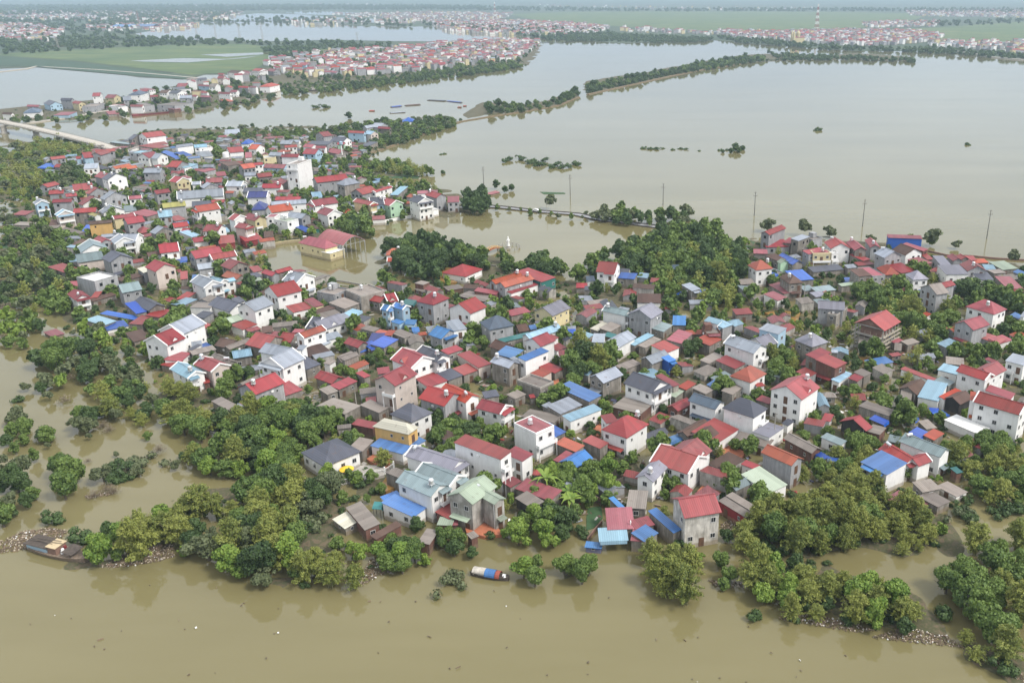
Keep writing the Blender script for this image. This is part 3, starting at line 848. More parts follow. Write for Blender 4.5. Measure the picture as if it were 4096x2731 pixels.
s 4.5 w r 870 130 975 125 775 80
s 3.5 c r 820 345 930 285 670 265
s 4 p O 650 400 790 325 525 355
f 5 c e 640 520 805 440 340 430
s 3.5 c e 335 662 470 600 265 600
s 4 c U 1240 692 1395 612 832 555
g 5.5 c l 1320 365 1560 265 1405 462
g 7 w k 2120 445 1780 325 2017 587
f 3.5 n e 1870 835 2010 720 1610 685
s 5 c r 2270 510 2352 480 2060 400
s 3.5 c e 1660 310 1880 225 1600 250
g 5 c l 1935 150 2160 60 2020 222
s 5 L U 2215 210 2310 180 2225 130
s 4.5 w r 2185 97 2352 30 1945 45
s 3.5 c l 765 795 860 750 675 740
s 4 c l 890 845 1160 730 820 720
s 4.5 w u 1010 935 1400 785 890 885
f 3 c e 800 950 900 860 560 750
s 3.5 c b 820 1130 960 1060 790 950
f 8 w v 585 1078 810 978 255 975
s 3.5 c O 815 1200 1070 1308 900 1125
s 4 c r 1150 1170 1370 1268 1220 1095
h 6.5 w r 1700 1140 1975 965 1388 1030
s 6 w r 1450 960 1600 930 1490 855
g 4 c U 965 1408 1185 1282 1047 1510
s 3.5 c r 880 1440 1040 1320 820 1430
s 3 c r 520 650 585 640 530 610
@ 2640 1380
g 7 w l 1241 -5 871 -128 1072 72
s 3.5 c r 920 292 1050 225 645 230
s 3 c e 600 230 780 130 540 165
h 6 w O 1110 460 1310 348 840 382
s 4 c e 560 600 660 545 320 580
s 4 c e 890 610 1050 490 790 540
s 3.5 c O 320 550 450 470 260 490
s 3 c m 190 640 300 560 120 600
g 4 n r 150 740 330 645 222 797
g 6.5 w N 745 692 415 585 700 788
h 7.5 w k 1150 892 1325 775 735 780
f 4.5 w a 1340 1125 1515 1005 1130 1070
g 8.5 w R 1545 500 1770 355 1715 675
s 3.5 c r 1170 665 1335 722 1215 612
s 4.5 w r 1190 510 1290 495 1180 480
s 7 c r 1920 178 2105 90 1780 130
s 6.5 n r 2150 287 2295 215 1895 205
s 6 c l 2100 90 2180 95 2060 60
s 3.5 c r 1720 240 1770 250 1700 170
s 4 w r 690 1210 970 1030 600 960
g 4 c n 280 1060 545 905 350 1130
g 4 c n 455 1090 620 985 590 1200
s 3 c U 110 1200 380 1095 40 1160
g 6 w R 260 1282 460 1135 520 1370
s 3 w e 900 1150 1320 1260 940 1060
g 6.5 g O 1690 1375 1320 1215 1625 1472
g 4 n e 1925 1255 1580 1075 1870 1320
s 4 w t 1965 1125 2215 1228 2000 1065
s 3 c b 1900 1340 2010 1400 1925 1300
s 3 c b 2040 1420 2200 1450 2050 1370
s 3.5 w r 990 1455 1170 1525 1050 1410
h 3 c e 1990 640 2170 640 1980 590
f 2.5 w r 2080 930 2120 850 2040 840
s 3.5 w k 1570 990 1650 930 1530 960
@ 3328 1380
s 3.5 w u 90 460 250 350 15 410
g 4 k r 262 905 340 858 445 1022
s 4 c r 312 447 390 388 245 378
s 4 c e 395 388 490 340 330 310
s 3.5 w r 835 290 1245 447 870 262
s 4.5 c e 1395 225 1620 250 1430 158
s 4 w u 1290 300 1530 362 1390 245
s 4 c t 1430 502 1510 450 1245 450
g 7.5 w r 1945 350 1588 235 1885 430
g 7.5 w R 1850 290 2030 200 1990 370
g 4 c n 930 512 1092 412 1042 602
s 3.5 c e 830 660 970 680 780 550
s 4 w u 1045 632 1305 688 1215 465
s 4.5 w O 1385 665 1590 560 1330 625
g 4.5 k n 1475 635 1635 557 1562 722
s 5 w r 2190 665 2250 590 1890 560
g 8.5 w r 2375 728 1802 565 2312 853
s 8 w o 1690 670 1760 680 1700 585
f 3.2 w w 1780 1080 1925 1015 1280 955
s 3 c b 630 978 702 925 465 910
s 3 c b 1080 1135 1185 1065 962 1065
s 2.5 c b 1320 895 1450 860 1300 820
s 2.5 c b 1200 820 1320 830 1210 775
s 2 c b 1010 935 1070 890 1000 880
f 4 c e 690 860 780 800 385 710
f 3.5 n e 580 1090 655 1010 435 1045
s 3 c O 1250 1165 1380 1080 1170 1080
s 2.2 c e 1160 1030 1290 1010 1010 950
g 6 w t 1400 1268 897 1077 1337 1368
g 5 w r 985 1380 668 1192 895 1462
g 5 w r 985 1385 1150 1325 968 1505
s 6.5 w l 2120 190 2352 250 2070 85
s 4 w r 1860 170 1970 215 1880 145
@ 1152 1840
g 7 w t 1860 300 1432 125 1765 440
g 7 w t 2080 190 1650 30 1990 318
s 3 n r 1975 722 2140 610 1850 620
s 2.8 n m 1820 790 2010 800 1890 705
s 2.5 n v 2000 800 2085 790 1940 720
s 3.5 w U 1540 697 1700 580 1240 500
s 3.5 w U 1180 500 1385 420 1110 465
s 3 c T 1140 600 1170 510 1065 530
s 3.5 n e 705 578 940 858 870 490
s 2.2 c q 540 720 695 840 690 620
s 3 n n 1080 972 1400 790 1060 930
s 3 n e 1735 1032 1850 860 1680 880
@ 1856 1840
g 7.5 x m -60 395 245 180 60 560
g 7.2 x m 130 300 440 470 380 520
s 3.5 c v 620 345 1060 500 760 235
s 3.8 k e 620 460 835 592 720 360
s 3.5 c r 570 335 710 255 470 280
s 3 n e 90 965 185 925 40 905
s 3.5 c r 835 180 945 185 850 120
s 1.5 L U 1475 1065 1685 1085 1470 1010
s 3 c u 1655 998 2015 980 1665 850
@ 2400 1800
g 5.5 w r 1215 75 740 -75 1095 290
g 5.5 w a 545 302 722 127 640 388
g 7.8 x r 960 600 1402 530 1025 822
s 3.5 r e 1445 615 1785 825 1560 560
s 4 r e 1540 555 1860 750 1600 505
s 3.5 c o 1850 790 1985 760 1890 715
s 3.5 c v 90 975 430 960 260 735
s 3.5 c v 440 975 675 910 530 830
s 3 c v 370 1105 530 1120 290 955
s 3.8 c U 900 1015 1005 970 690 745
s 3.4 c U 540 1120 720 1010 455 985
s 3.5 c e 320 705 560 720 450 520
s 3.5 c U 250 722 310 700 375 510
s 4 w m 2070 530 2300 420 1870 270
@ 3328 1740
s 5 w U 345 325 668 490 495 165
f 2 L v 1035 935 1180 830 800 690
f 2.5 c e 1295 872 1440 805 1140 715
s 3 c e 1110 700 1340 655 1040 580
f 2 w e 1525 745 1650 690 1365 590
s 3 n T 1530 470 1610 450 1490 400
@ 0 230
g 6 w n 35 662 150 668 30 690
h 5 w N 280 685 490 675 310 650
g 6 g v 335 568 480 572 330 596
g 6 b k 600 520 680 545 530 560
s 3.5 b r 650 710 840 708 670 682
g 9 g k 750 490 885 493 742 522
g 7 y r 1000 545 920 530 965 572
g 8 w r 1140 440 1235 437 1180 475
f 6 g e 1180 600 1280 560 1170 540
g 7.5 y v 1320 452 1430 455 1310 495
g 7 g l 1500 480 1600 475 1500 500
h 8 w N 1565 462 1720 460 1600 425
g 8 g r 1715 385 1810 385 1710 412
g 6 w r 1630 392 1690 392 1620 412
s 6 w r 1830 400 1905 392 1840 378
g 7 g r 1835 455 1930 450 1825 485
g 7 w n 1985 408 2080 408 1970 440
g 7 w k 2120 405 2230 410 2110 440
g 7 w v 1600 570 1750 572 1605 595
f 6 w e 1450 610 1560 600 1440 580
s 3 c v 1290 610 1440 610 1280 585
s 3 c v 1330 700 1480 690 1340 670
f 7 g e 1760 590 1890 580 1740 545
f 7 g e 1920 580 2140 590 1910 530
g 7 g l 2205 475 2352 470 2205 500
g 5 w v 2180 318 2300 316 2180 335
s 5 w k 2190 395 2340 385 2190 372
s 4 n r 2130 640 2220 630 2120 610
@ 700 230
g 7 p r 535 228 610 228 530 258
g 6 g r 535 185 600 190 530 205
g 8 w n 690 162 820 170 690 188
g 7 g v 835 160 910 170 830 190
g 8 w r 990 140 1085 145 985 165
g 6 g v 1165 135 1245 145 1155 168
g 7 w r 1100 18 1165 25 1090 45
g 7 y v 1340 115 1450 122 1340 138
g 8 b r 1545 62 1640 66 1540 95
g 7 b v 290 322 430 330 285 345
g 7 w e 440 320 520 320 440 335
g 6 w r 325 408 400 415 320 430
g 7 w r 535 412 680 420 525 440
g 6 w v 690 408 770 408 690 425
g 8 g r 780 340 900 345 760 366
g 8 w v 920 340 1000 348 915 362
h 7 w O 1030 360 1160 362 1060 328
g 6 g l 60 475 210 480 60 500
g 5 w v 120 448 270 455 110 470
g 6 c v 320 455 440 460 315 480
g 6 g k 250 250 380 240 245 275
s 3.5 c O 640 545 740 535 660 520
"""
# ------------------------------------------------------------------ buildings
def parse(txt):
    out = []; tx = ty = 0
    for ln in txt.strip().splitlines():
        a = ln.split()
        if a[0] == '@': tx, ty = float(a[1]), float(a[2]); continue
        p = [float(v) for v in a[4:10]]
        out.append((a[0], float(a[1]), a[2], a[3], [(tx + p[i] / 3.0625, ty + p[i + 1] / 3.0625) for i in (0, 2, 4)]))
    return out
CAMP = Vector((0, 0, CAM_H))
def solve(t, H, pts):
    """footprint of a building from three roof points seen in the photo -> centre, angle, length, depth, rise"""
    (ax, ay), (bx, by), (cx_, cy_) = pts
    if t in 'gS':
        rise = 1.2
        for _ in range(12):
            A, B, C = at(ax, ay, H + rise), at(bx, by, H + rise), at(cx_, cy_, H)
            u = B - A; u.z = 0; L = u.length; u.normalize(); n = Vector((-u.y, u.x, 0))
            wd = abs((C - A).dot(n)); rise = .5 * rise + .5 * max(.5, min(3.4, .52 * wd))
        wd = max(1.6, min(wd, 8)); L = max(L, 3.0)
        c = (A + B) / 2; c.z = 0
        return c, math.atan2(u.y, u.x), L, 2 * wd, rise
    A, B, C = at(ax, ay, H), at(bx, by, H), at(cx_, cy_, H)
    u = B - A; u.z = 0; L = max(u.length, 1.5); u.normalize(); n = Vector((-u.y, u.x, 0))
    dd = (C - A).dot(n); sgn = 1 if dd >= 0 else -1; dd = max(2.2, min(abs(dd), 26))
    c = (A + B) / 2 + n * sgn * dd / 2; c.z = 0
    if sgn < 0: u = -u
    return c, math.atan2(u.y, u.x), L, dd, max(.6, min(3.2, .24 * min(L, dd) * (1.6 if t == 'h' and H > 3 else 1)))
# shared unit meshes: one metre square, facing -Y
def unit_frame():
    mb = MB(); f = .08
    for c, d in (((0, -.03, .5 - f / 2), (1, .1, f)), ((0, -.03, -.5 + f / 2), (1.1, .14, f)), ((-.5 + f / 2, -.03, 0), (f, .1, 1 - 2 * f)), ((.5 - f / 2, -.03, 0), (f, .1, 1 - 2 * f)), ((0, -.025, 0), (.05, .06, 1 - 2 * f))): mb.box(c, d)
    return mb
U_frame = fixn(unit_frame().mesh("window_frame")); U_frame.materials.append(basic("window_frame", (.50, .50, .49), .6, .1))
U_pane = fixn(MB().box((0, .0, 0), (.86, .04, .86)).mesh("pane")); U_pane.materials.append(M_glass)
U_door = fixn(MB().box((0, -.02, 0), (1, .07, 1)).mesh("door"))
for q in ("door_brown",): U_door.materials.append(basic(q, (.12, .065, .04), .6, .3))
U_hole = fixn(MB().box((0, .0, 0), (1, .05, 1)).mesh("window")); U_hole.materials.append(M_glass)
tk = MB(); tk.lathe([(.0, .0), (.62, .0), (.66, .1), (.66, 1.15), (.5, 1.4), (.14, 1.5), (.0, 1.5)]); 
for a in range(4): tk.box((.42 * math.cos(a * 1.57 + .78), .42 * math.sin(a * 1.57 + .78), -.45), (.08, .08, .9))
tk.box((0, 0, -.03), (1.3, 1.3, .07)); U_tank = fixn(tk.mesh("water_tank")); U_tank.materials.append(M_steel)
th_ = MB(); th_.tube([(-.9, 0, .35), (-.8, 0, .35), (.8, 0, .35), (.9, 0, .35)], [.2, .42, .42, .2], 12)
for a in (-.6, .6):
    for b in (-.3, .3): th_.box((a, b, -.15), (.07, .07, .6))
U_tank2 = fixn(th_.mesh("water_tank")); U_tank2.materials.append(M_steel)
def put(name, mesh, parent, loc, rz=0, sc=(1, 1, 1)):
    o = bpy.data.objects.new(name, mesh); COL.objects.link(o); o.parent = parent; o.location = loc; o.rotation_euler = (0, 0, rz); o.scale = sc; return o

BLD = []   # records for the labels and for keeping trees off the houses
def build(rec, idx):
    t, H, wc, rc, pts = rec
    c, ang, L, W, rise = solve(t, H, pts)
    rd = random.Random(idx * 7 + 3)
    dist = (c - CAMP).length; near = dist < 430; mid = dist < 640
    tarp = t == 's' and H <= 3.2 and rc in 'buUTN' and wc in 'cg'
    isshed = (t in 'sf' and H < 5.0) or (t == 'h' and H < 3.6)
    name = 'tower_block' if t == 'F' else 'tarpaulin_shelter' if tarp else 'shed' if isshed else 'house'
    cat = {'tower_block': 'apartment block', 'tarpaulin_shelter': 'shelter', 'shed': 'shed', 'house': 'house'}[name]
    root = thing(name, cat, c, ang)
    zb = -1.0; hl, hw = L / 2, W / 2
    roofm, wallm = rm(rc), wm(wc)
    flat = t in 'fF'
    if t in 'gS':
        ins = min(.35, hw * .12); a, b = hl - .3, hw - ins; k = rise / hw
        prof = [(-b, zb), (b, zb), (b, H + (hw - b) * k - .12), (0, H + rise - .14), (-b, H + (hw - b) * k - .12)]
        if t == 'g':
            mb = MB(); mb.add([(-a, y, z) for y, z in prof] + [(a, y, z) for y, z in prof],
                   [(0, 1, 2, 3, 4), (9, 8, 7, 6, 5)] + [(i, 5 + i, 5 + (i + 1) % 5, (i + 1) % 5) for i in range(5)])
            part("wall", mb, wallm, root)
        else: scaffold(root, a, b, H, prof, wallm)
        mb = MB(); e = hl + .12; drop = .0
        for s in (-1, 1):
            mb.slab([(-e, 0, H + rise + .02), (e, 0, H + rise + .02), (e, s * (hw + .25), H - .25 * k + .02), (-e, s * (hw + .25), H - .25 * k + .02)], .14)
        mb.box((0, 0, H + rise + .05), (2 * e, .35, .1))
        part("roof", mb, roofm, root)
        if wc in 'wypbm' and rd.random() < .55 and mid:
            mb = MB()
            for sx in ((-1, 1) if rd.random() < .6 else (rd.choice((-1, 1)),)):
                for s in (-1, 1):
                    x0, x1 = sorted((sx * (e + .02), sx * (e - .3)))
                    q = [(x0, s * .02, H + rise + .26), (x1, s * .02, H + rise + .26), (x1, s * (hw + .3), H - .3 * k + .26), (x0, s * (hw + .3), H - .3 * k + .26)]
                    mb.slab(q, .5)
            part("gable_trim", mb, M_white, root)
        walls = [((0, -b), 0, 2 * a, 0), ((0, b), math.pi, 2 * a, 0), ((a, 0), math.pi / 2, 2 * b, 1), ((-a, 0), -math.pi / 2, 2 * b, 1)]
    elif t == 'h':
        a, b = hl - .45, hw - .45
        mb = MB(); mb.box((0, 0, (zb + H - .05) / 2), (2 * a, 2 * b, H - .05 - zb)); part("wall", mb, wallm, root)
        r = min(hl, hw) * .95; rx, ry = max(hl - r, .02), max(hw - r, .02)
        mb = MB(); mb.add([(-hl, -hw, H), (hl, -hw, H), (hl, hw, H), (-hl, hw, H), (-hl, -hw, H - .15), (hl, -hw, H - .15), (hl, hw, H - .15), (-hl, hw, H - .15)], [(4, 5, 1, 0), (5, 6, 2, 1), (6, 7, 3, 2), (7, 4, 0, 3), (7, 6, 5, 4)])
        if L >= W: mb.add([(-rx, 0, H + rise), (rx, 0, H + rise), (-hl, -hw, H), (hl, -hw, H), (hl, hw, H), (-hl, hw, H)], [(2, 3, 1, 0), (4, 5, 0, 1), (3, 4, 1), (5, 2, 0)])
        else: mb.add([(0, -ry, H + rise), (0, ry, H + rise), (-hl, -hw, H), (hl, -hw, H), (hl, hw, H), (-hl, hw, H)], [(2, 3, 0), (3, 4, 1, 0), (4, 5, 1), (5, 2, 0, 1)])
        part("roof", mb, roofm, root)
        walls = [((0, -b), 0, 2 * a, 0), ((0, b), math.pi, 2 * a, 0), ((a, 0), math.pi / 2, 2 * b, 0), ((-a, 0), -math.pi / 2, 2 * b, 0)]
    elif flat:
        a, b = hl, hw
        pr = .75 if H > 5.0 else .12
        mb = MB(); mb.box((0, 0, (zb + H - pr) / 2), (2 * a, 2 * b, H - pr - zb)); part("wall", mb, wallm, root)
        mb = MB(); mb.box((0, 0, H - pr + .05), (2 * a + (0 if pr > .5 else .5) - .02, 2 * b + (0 if pr > .5 else .5) - .02, .1))
        if rc == 'v' and pr > .5:
            mb2 = MB(); mb2.slab([(-a + .3, -b + .3, H - .3), (a - .3, -b + .3, H - .3), (a - .3, b - .3, H - .1), (-a + .3, b - .3, H - .1)], .1); part("terrace_cover", mb2, roofm, root)
            roofm = M_conc
        part("roof", mb, roofm, root)
        if pr > .5:
            mb = MB()
            for cx_, cy_, dx, dy in ((0, -b + .1, 2 * a, .2), (0, b - .1, 2 * a, .2), (-a + .1, 0, .2, 2 * b - .4), (a - .1, 0, .2, 2 * b - .4)): mb.box((cx_, cy_, H - pr / 2 + .05), (dx, dy, pr - .1))
            part("parapet", mb, wallm if wc != 'c' else M_conc, root)
            if t == 'F' or rd.random() < .4 and min(L, W) > 5:
                sx = rd.choice((-1, 1)); mb = MB(); mb.box((sx * (a - 1.7), b - 1.9, H + .6), (2.6, 3, 2.3)); part("stair_house", mb, wallm, root)
        walls = [((0, -b), 0, 2 * a, 0), ((0, b), math.pi, 2 * a, 0), ((a, 0), math.pi / 2, 2 * b, 0), ((-a, 0), -math.pi / 2, 2 * b, 0)]
    else:   # single-pitch sheet roof, low along the near edge
        a, b = hl - .25, hw - .3; sl = min(.09 * W, .9); z0, z1 = H, H + sl * 1.2
        mb = MB(); mb.slab([(-hl, -hw, z0), (hl, -hw, z0), (hl, hw, z1), (-hl, hw, z1)], .09); part("roof", mb, roofm, root)
        if tarp:
            for sx in (-1, 1):
                for sy in (-1, 1): part("post", MB().tube([(sx * a, sy * b, zb), (sx * a, sy * b, (z0 if sy < 0 else z1) - .1)], [.07, .06], 6), M_dark, root)
            mb = MB(); mb.slab([(-hl + .2, -hw - .02, z0 - .05), (hl - .3, -hw - .02, z0 - .05), (hl - .3, -hw - .3, z0 - .7), (-hl + .2, -hw - .3, z0 - .7)], .03); part("hanging_flap", mb, roofm, root)
        else:
            za, zc = z0 - .12 - (0 if H > 5.0 else .25), z1 - .14
            mb = MB(); mb.add([(-a, -b, zb), (a, -b, zb), (a, b, zb), (-a, b, zb), (-a, -b, za), (a, -b, za), (a, b, zc), (-a, b, zc)], [(3, 2, 1, 0), (4, 5, 6, 7), (0, 1, 5, 4), (1, 2, 6, 5), (2, 3, 7, 6), (3, 0, 4, 7)]); part("wall", mb, wallm, root)
        walls = [] if tarp else [((0, -b), 0, 2 * a, 0), ((a, 0), math.pi / 2, 2 * b, 0), ((-a, 0), -math.pi / 2, 2 * b, 0)]
    # openings on the walls that are looked at
    tocam = CAMP - c; tocam.z = 0; tocam.normalize()
    Rz = Matrix.Rotation(ang, 3, 'Z'); ns = max(1, int((H + .4) // 3.3)) if t != 'F' else 5; fh = H / ns
    if t != 'S':
        best = None
        for (wx, wy), wa, wl, gab in walls:
            n = Rz @ Vector((math.sin(wa), -math.cos(wa), 0)); q = n.dot(tocam)
            if q > .12 and (gab or wl < 9) and H > 4.8 and (best is None or q * (1.5 if gab else 1) > best[0]): best = (q * (1.5 if gab else 1), (wx, wy), wa, wl)
        for (wx, wy), wa, wl, gab in walls:
            n = Rz @ Vector((math.sin(wa), -math.cos(wa), 0))
            if n.dot(tocam) < .12 or (t == 'F' and abs(wa - math.pi / 2) < .01): continue
            front = best is not None and best[1] == (wx, wy)
            blank = (not front) and wc in 'gcn' and rd.random() < .35 and t != 'F'
            ux, uy = math.cos(wa), math.sin(wa); nn = int(wl // (2.6 if front else 3.4))
            if isshed: nn = min(nn, 2)
            nn = max(1, min(nn, 5)) if wl > 2.2 else 0
            big = rd.random() < .5
            for s in range(ns):
                for i in range(nn):
                    if not near and rd.random() < .25: continue
                    if rd.random() < (.12 if front else .42 if not blank else .8): continue
                    ww, hh = ((1.25, 1.35) if front or big else (.75, .95))
                    if t == 'F': ww, hh = 1.0, 1.4
                    off = (i + .5) / nn * wl - wl / 2; z = s * fh + fh * .52 + (.25 if s == 0 else 0)
                    if hh > fh - 1: hh = max(.6, fh - 1.4)
                    door = front and i == nn // 2 and (s == 0 or rd.random() < .5)
                    if s == 0 and isshed and rd.random() < .5: door = True
                    if door: hh, z, ww = min(2.3, fh - .5), s * fh + min(2.3, fh - .5) / 2 + .1, 1.3
                    p = (wx + ux * off + math.sin(wa) * .015, wy + uy * off - math.cos(wa) * .015, z)
                    if door: put("door", U_door, root, p, wa, (ww, 1, hh))
                    elif near:
                        f = put("window", U_frame, root, p, wa, (ww, 1, hh)); put("pane", U_pane, f, (0, 0, 0))
                    else: put("window", U_hole, root, p, wa, (ww, 1, hh))
            if front and ns >= 2 and mid and wc in 'wypbm' and 3 < wl < 9.5 and rd.random() < .6:
                bd = 1.25; M = Matrix.Translation((wx, wy, 0)) @ Matrix.Rotation(wa, 4, 'Z'); z = fh * (ns - 1); bw = wl * rd.choice((1, .55)); bo = -(wl - bw) / 2 * rd.choice((-1, 1))
                mb = MB(); mb.box((bo, -bd / 2, z), (bw, bd, .16), M); mb.box((bo, -bd + .06, z + .5), (bw, .1, .85), M)
                for sx in (-1, 1): mb.box((bo + sx * (bw / 2 - .05), -bd / 2 - .05, z + .5), (.1, bd - .16, .84), M)
                part("balcony", mb, M_white, root)
                for sx in (-1, 1):
                    part("column", MB().tube([M @ Vector((bo + sx * (bw / 2 - .2), -bd + .18, zb)), M @ Vector((bo + sx * (bw / 2 - .2), -bd + .18, z - .1))], [.15, .13], 8), M_white, root)
                if rd.random() < .6 and t == 'g':
                    mb = MB(); mb.slab([M @ Vector((bo - bw / 2 - .2, -bd - .3, H - .5)), M @ Vector((bo + bw / 2 + .2, -bd - .3, H - .5)), M @ Vector((bo + bw / 2 + .2, -.02, H - .05)), M @ Vector((bo - bw / 2 - .2, -.02, H - .05))], .12); part("porch_roof", mb, roofm, root)
                    for sx in (-1, 1): part("column", MB().tube([M @ Vector((bo + sx * (bw / 2 - .1), -bd + .1, z + .1)), M @ Vector((bo + sx * (bw / 2 - .1), -bd + .1, H - .6))], [.11, .1], 6), M_white, root)
            elif front and near and not isshed and rd.random() < .4:
                M = Matrix.Translation((wx, wy, 0)) @ Matrix.Rotation(wa, 4, 'Z'); mb = MB(); z = fh * .95; mb.slab([M @ Vector((-wl * .4, -1.5, z - .35)), M @ Vector((wl * .4, -1.5, z - .35)), M @ Vector((wl * .4, -.02, z)), M @ Vector((-wl * .4, -.02, z))], .08); part("awning", mb, roofm if rc != 'e' else rm('v'), root)
            if near and not front and wl > 4 and not isshed and rd.random() < .45:      # air-conditioner box and drain pipe
                M = Matrix.Translation((wx, wy, 0)) @ Matrix.Rotation(wa, 4, 'Z')
                part("drainpipe", MB().tube([M @ Vector((wl / 2 - .35, -.07, .2)), M @ Vector((wl / 2 - .35, -.07, H - .3))], [.05, .05], 6), M_white, root)
                if rd.random() < .5: part("air_conditioner", MB().box((rd.uniform(-1, 1), -.2, H - 1.4), (.85, .34, .6), M), M_white, root)
    if H > 4.8 and t in 'gfh' and dist < 700 and rd.random() < (.5 if near else .35) and (hl > 2.5):
        if flat: put("water_tank", U_tank, root, (rd.uniform(-.5, .5) * (hl - 1.2), rd.uniform(.1, .5) * (hw - 1), H + .35), rd.random() * 3)
        else:
            sx = rd.choice((-1, 1)); side = -1 if (Rz @ Vector((0, -1, 0))).dot(tocam) > 0 else 1
            tx_, ty_ = sx * (hl - 1.3) * .9, side * hw * .35
            put("water_tank", rd.choice((U_tank, U_tank, U_tank2)), root, (tx_, ty_, H + rise * (1 - .35) + (.7 if t == 'g' else .5)), rd.random() * 3)
    if near and t == 'g' and wc in 'wp' and W > 8 and rd.random() < .4:    # small dormer gable
        side = -1 if (Rz @ Vector((0, -1, 0))).dot(tocam) > 0 else 1; dw = 1.5; zt = H + rise * .62
        mb = MB(); y0, y1 = side * hw * .92, side * hw * .35
        mb.add([(-dw, y0, H), (dw, y0, H), (0, y0, H + 1.5), (-dw, y1, H), (dw, y1, H), (0, y1, H + 1.5)], [(0, 1, 2), (5, 4, 3), (0, 2, 5, 3), (1, 4, 5, 2), (0, 3, 4, 1)]); d_ = part("dormer", mb, wallm, root)
        mb = MB()
        for s in (-1, 1): mb.slab([(0, y0 + side * .2, H + 1.62), (0, y1, H + 1.62), (s * (dw + .2), y1, H - .05), (s * (dw + .2), y0 + side * .2, H - .05)], .1)
        part("dormer_roof", mb, roofm, d_)
    BLD.append(dict(o=root, t=t, H=H, w=wc, r=rc, c=c, ang=ang, L=L, W=W, ns=ns, name=name, cat=cat, p=px((c.x, c.y, H * .7)), top=px((c.x, c.y, H + .5)), s=L * ppm(c), dist=dist))
    return root
def scaffold(root, a, b, H, prof, wallm):
    mb = MB()
    for z in (0, 2.8, 5.4, H - .15): mb.box((0, 0, z), (2 * a - .1, 2 * b - .1, .22))
    part("floor_slab", mb, M_conc, root)
    for x in np.linspace(-a + .15, a - .15, 6):
        for y in (-b + .15, b - .15): part("column", MB().box((x, y, (H - 1) / 2), (.28, .28, H + .8)), M_conc, root)
    mb = MB()
    for s, lim in ((-1, a), (1, a)):
        for x in np.linspace(-a - 1, a + 1, 12): mb.box((x, s * (b + .9), 3.4), (.07, .07, 8.4))
        for z in (1.6, 3.2, 4.8, 6.4): mb.box((0, s * (b + .9), z), (2 * a + 2, .07, .07)); mb.box((0, s * (b + .55), z), (2 * a + 1.4, .5, .05))
    for s in (-1, 1):
        for y in np.linspace(-b, b, 6): mb.box((s * (a + .9), y, 3.4), (.07, .07, 8.4))
        for z in (1.6, 3.2, 4.8, 6.4): mb.box((s * (a + .9), 0, z), (.07, 2 * b, .07))
    part("scaffolding", mb, basic("bamboo_pole", (.42, .38, .30), .8, .2), root)
    mb = MB(); k = len(prof)
    mb.add([(x, prof[i][0] * .98, prof[i][1]) for x in (-a + .4, a - .4) for i in (4, 3, 2)], [(0, 1, 2), (5, 4, 3)]); part("gable_wall", mb, M_brick, root)
    part("inner_wall", MB().box((0, 0, H / 2), (2 * a - 3, 2 * b - 3, H)), M_brick, root)
recs = parse(DATA)
recs = [(r[0], r[1] * (1.14 if r[1] >= 4.9 else 1.06 if r[1] > 2.9 else 1), *r[2:]) for r in recs]
big_first = sorted(range(len(recs)), key=lambda i: -1)
for i, r_ in enumerate(recs): build(r_, i)
# ------------------------------------------------------------------ trees and plants
def leaf_mat(name, cols, trans=.25):
    m, t, b, new, link = nodes(name); g = new("ShaderNodeNewGeometry"); oi = new("ShaderNodeObjectInfo"); tc = new("ShaderNodeTexCoord")
    n = noise(new, link, tc.outputs["Object"], .55, 3); ad = new("ShaderNodeMath"); ad.operation = 'MULTIPLY_ADD'; link(g.outputs["Random Per Island"], ad.inputs[0]); ad.inputs[1].default_value = .45; link(n, ad.inputs[2])
    ad2 = new("ShaderNodeMath"); ad2.operation = 'MULTIPLY_ADD'; link(oi.outputs["Random"], ad2.inputs[0]); ad2.inputs[1].default_value = .35; link(ad.outputs[0], ad2.inputs[2])
    k = len(cols); c = ramp(new, link, ad2.outputs[0], [(.35 + .75 * i / (k - 1) if i < k - 1 else 1.0, q) for i, q in enumerate(cols)])
    link(c, b.inputs["Base Color"]); b.inputs["Roughness"].default_value = .65
    tr = new("ShaderNodeBsdfTranslucent"); link(c, tr.inputs[0]); mx = new("ShaderNodeMixShader"); mx.inputs[0].default_value = trans
    link(b.outputs[0], mx.inputs[1]); link(tr.outputs[0], mx.inputs[2]); link(mx.outputs[0], t.nodes["Material Output"].inputs[0]); MATS[name] = m; return m
M_leaf = dict(d=leaf_mat("dark_foliage", [(.022, .045, .013), (.042, .080, .022), (.072, .122, .032)]),
              m=leaf_mat("mid_foliage", [(.042, .080, .018), (.088, .150, .032), (.145, .215, .044)]),
              b=leaf_mat("bamboo_foliage", [(.070, .096, .020), (.160, .200, .042), (.260, .285, .060)]),
              y=leaf_mat("bright_foliage", [(.062, .12, .020), (.130, .225, .032), (.21, .30, .048)]),
              s=leaf_mat("grey_foliage", [(.055, .078, .034), (.09, .12, .05), (.13, .155, .07)]),
              w=leaf_mat("withered_twigs", [(.13, .10, .07), (.18, .14, .10), (.22, .18, .13)], .05))
def quads(P, N, size, g, asp=1.0):
    n = len(P); r = g.normal(size=(n, 3)); T = np.cross(N, r); T /= np.linalg.norm(T, axis=1)[:, None] + 1e-9; B = np.cross(N, T)
    s = size * g.uniform(.6, 1.3, (n, 1)); T = T * s * asp; B = B * s
    V = np.stack([P - T - B, P + T - B * .6, P + T * .8 + B, P - T * .7 + B * .9], 1).reshape(-1, 3)
    return V, np.arange(4 * n).reshape(n, 4)
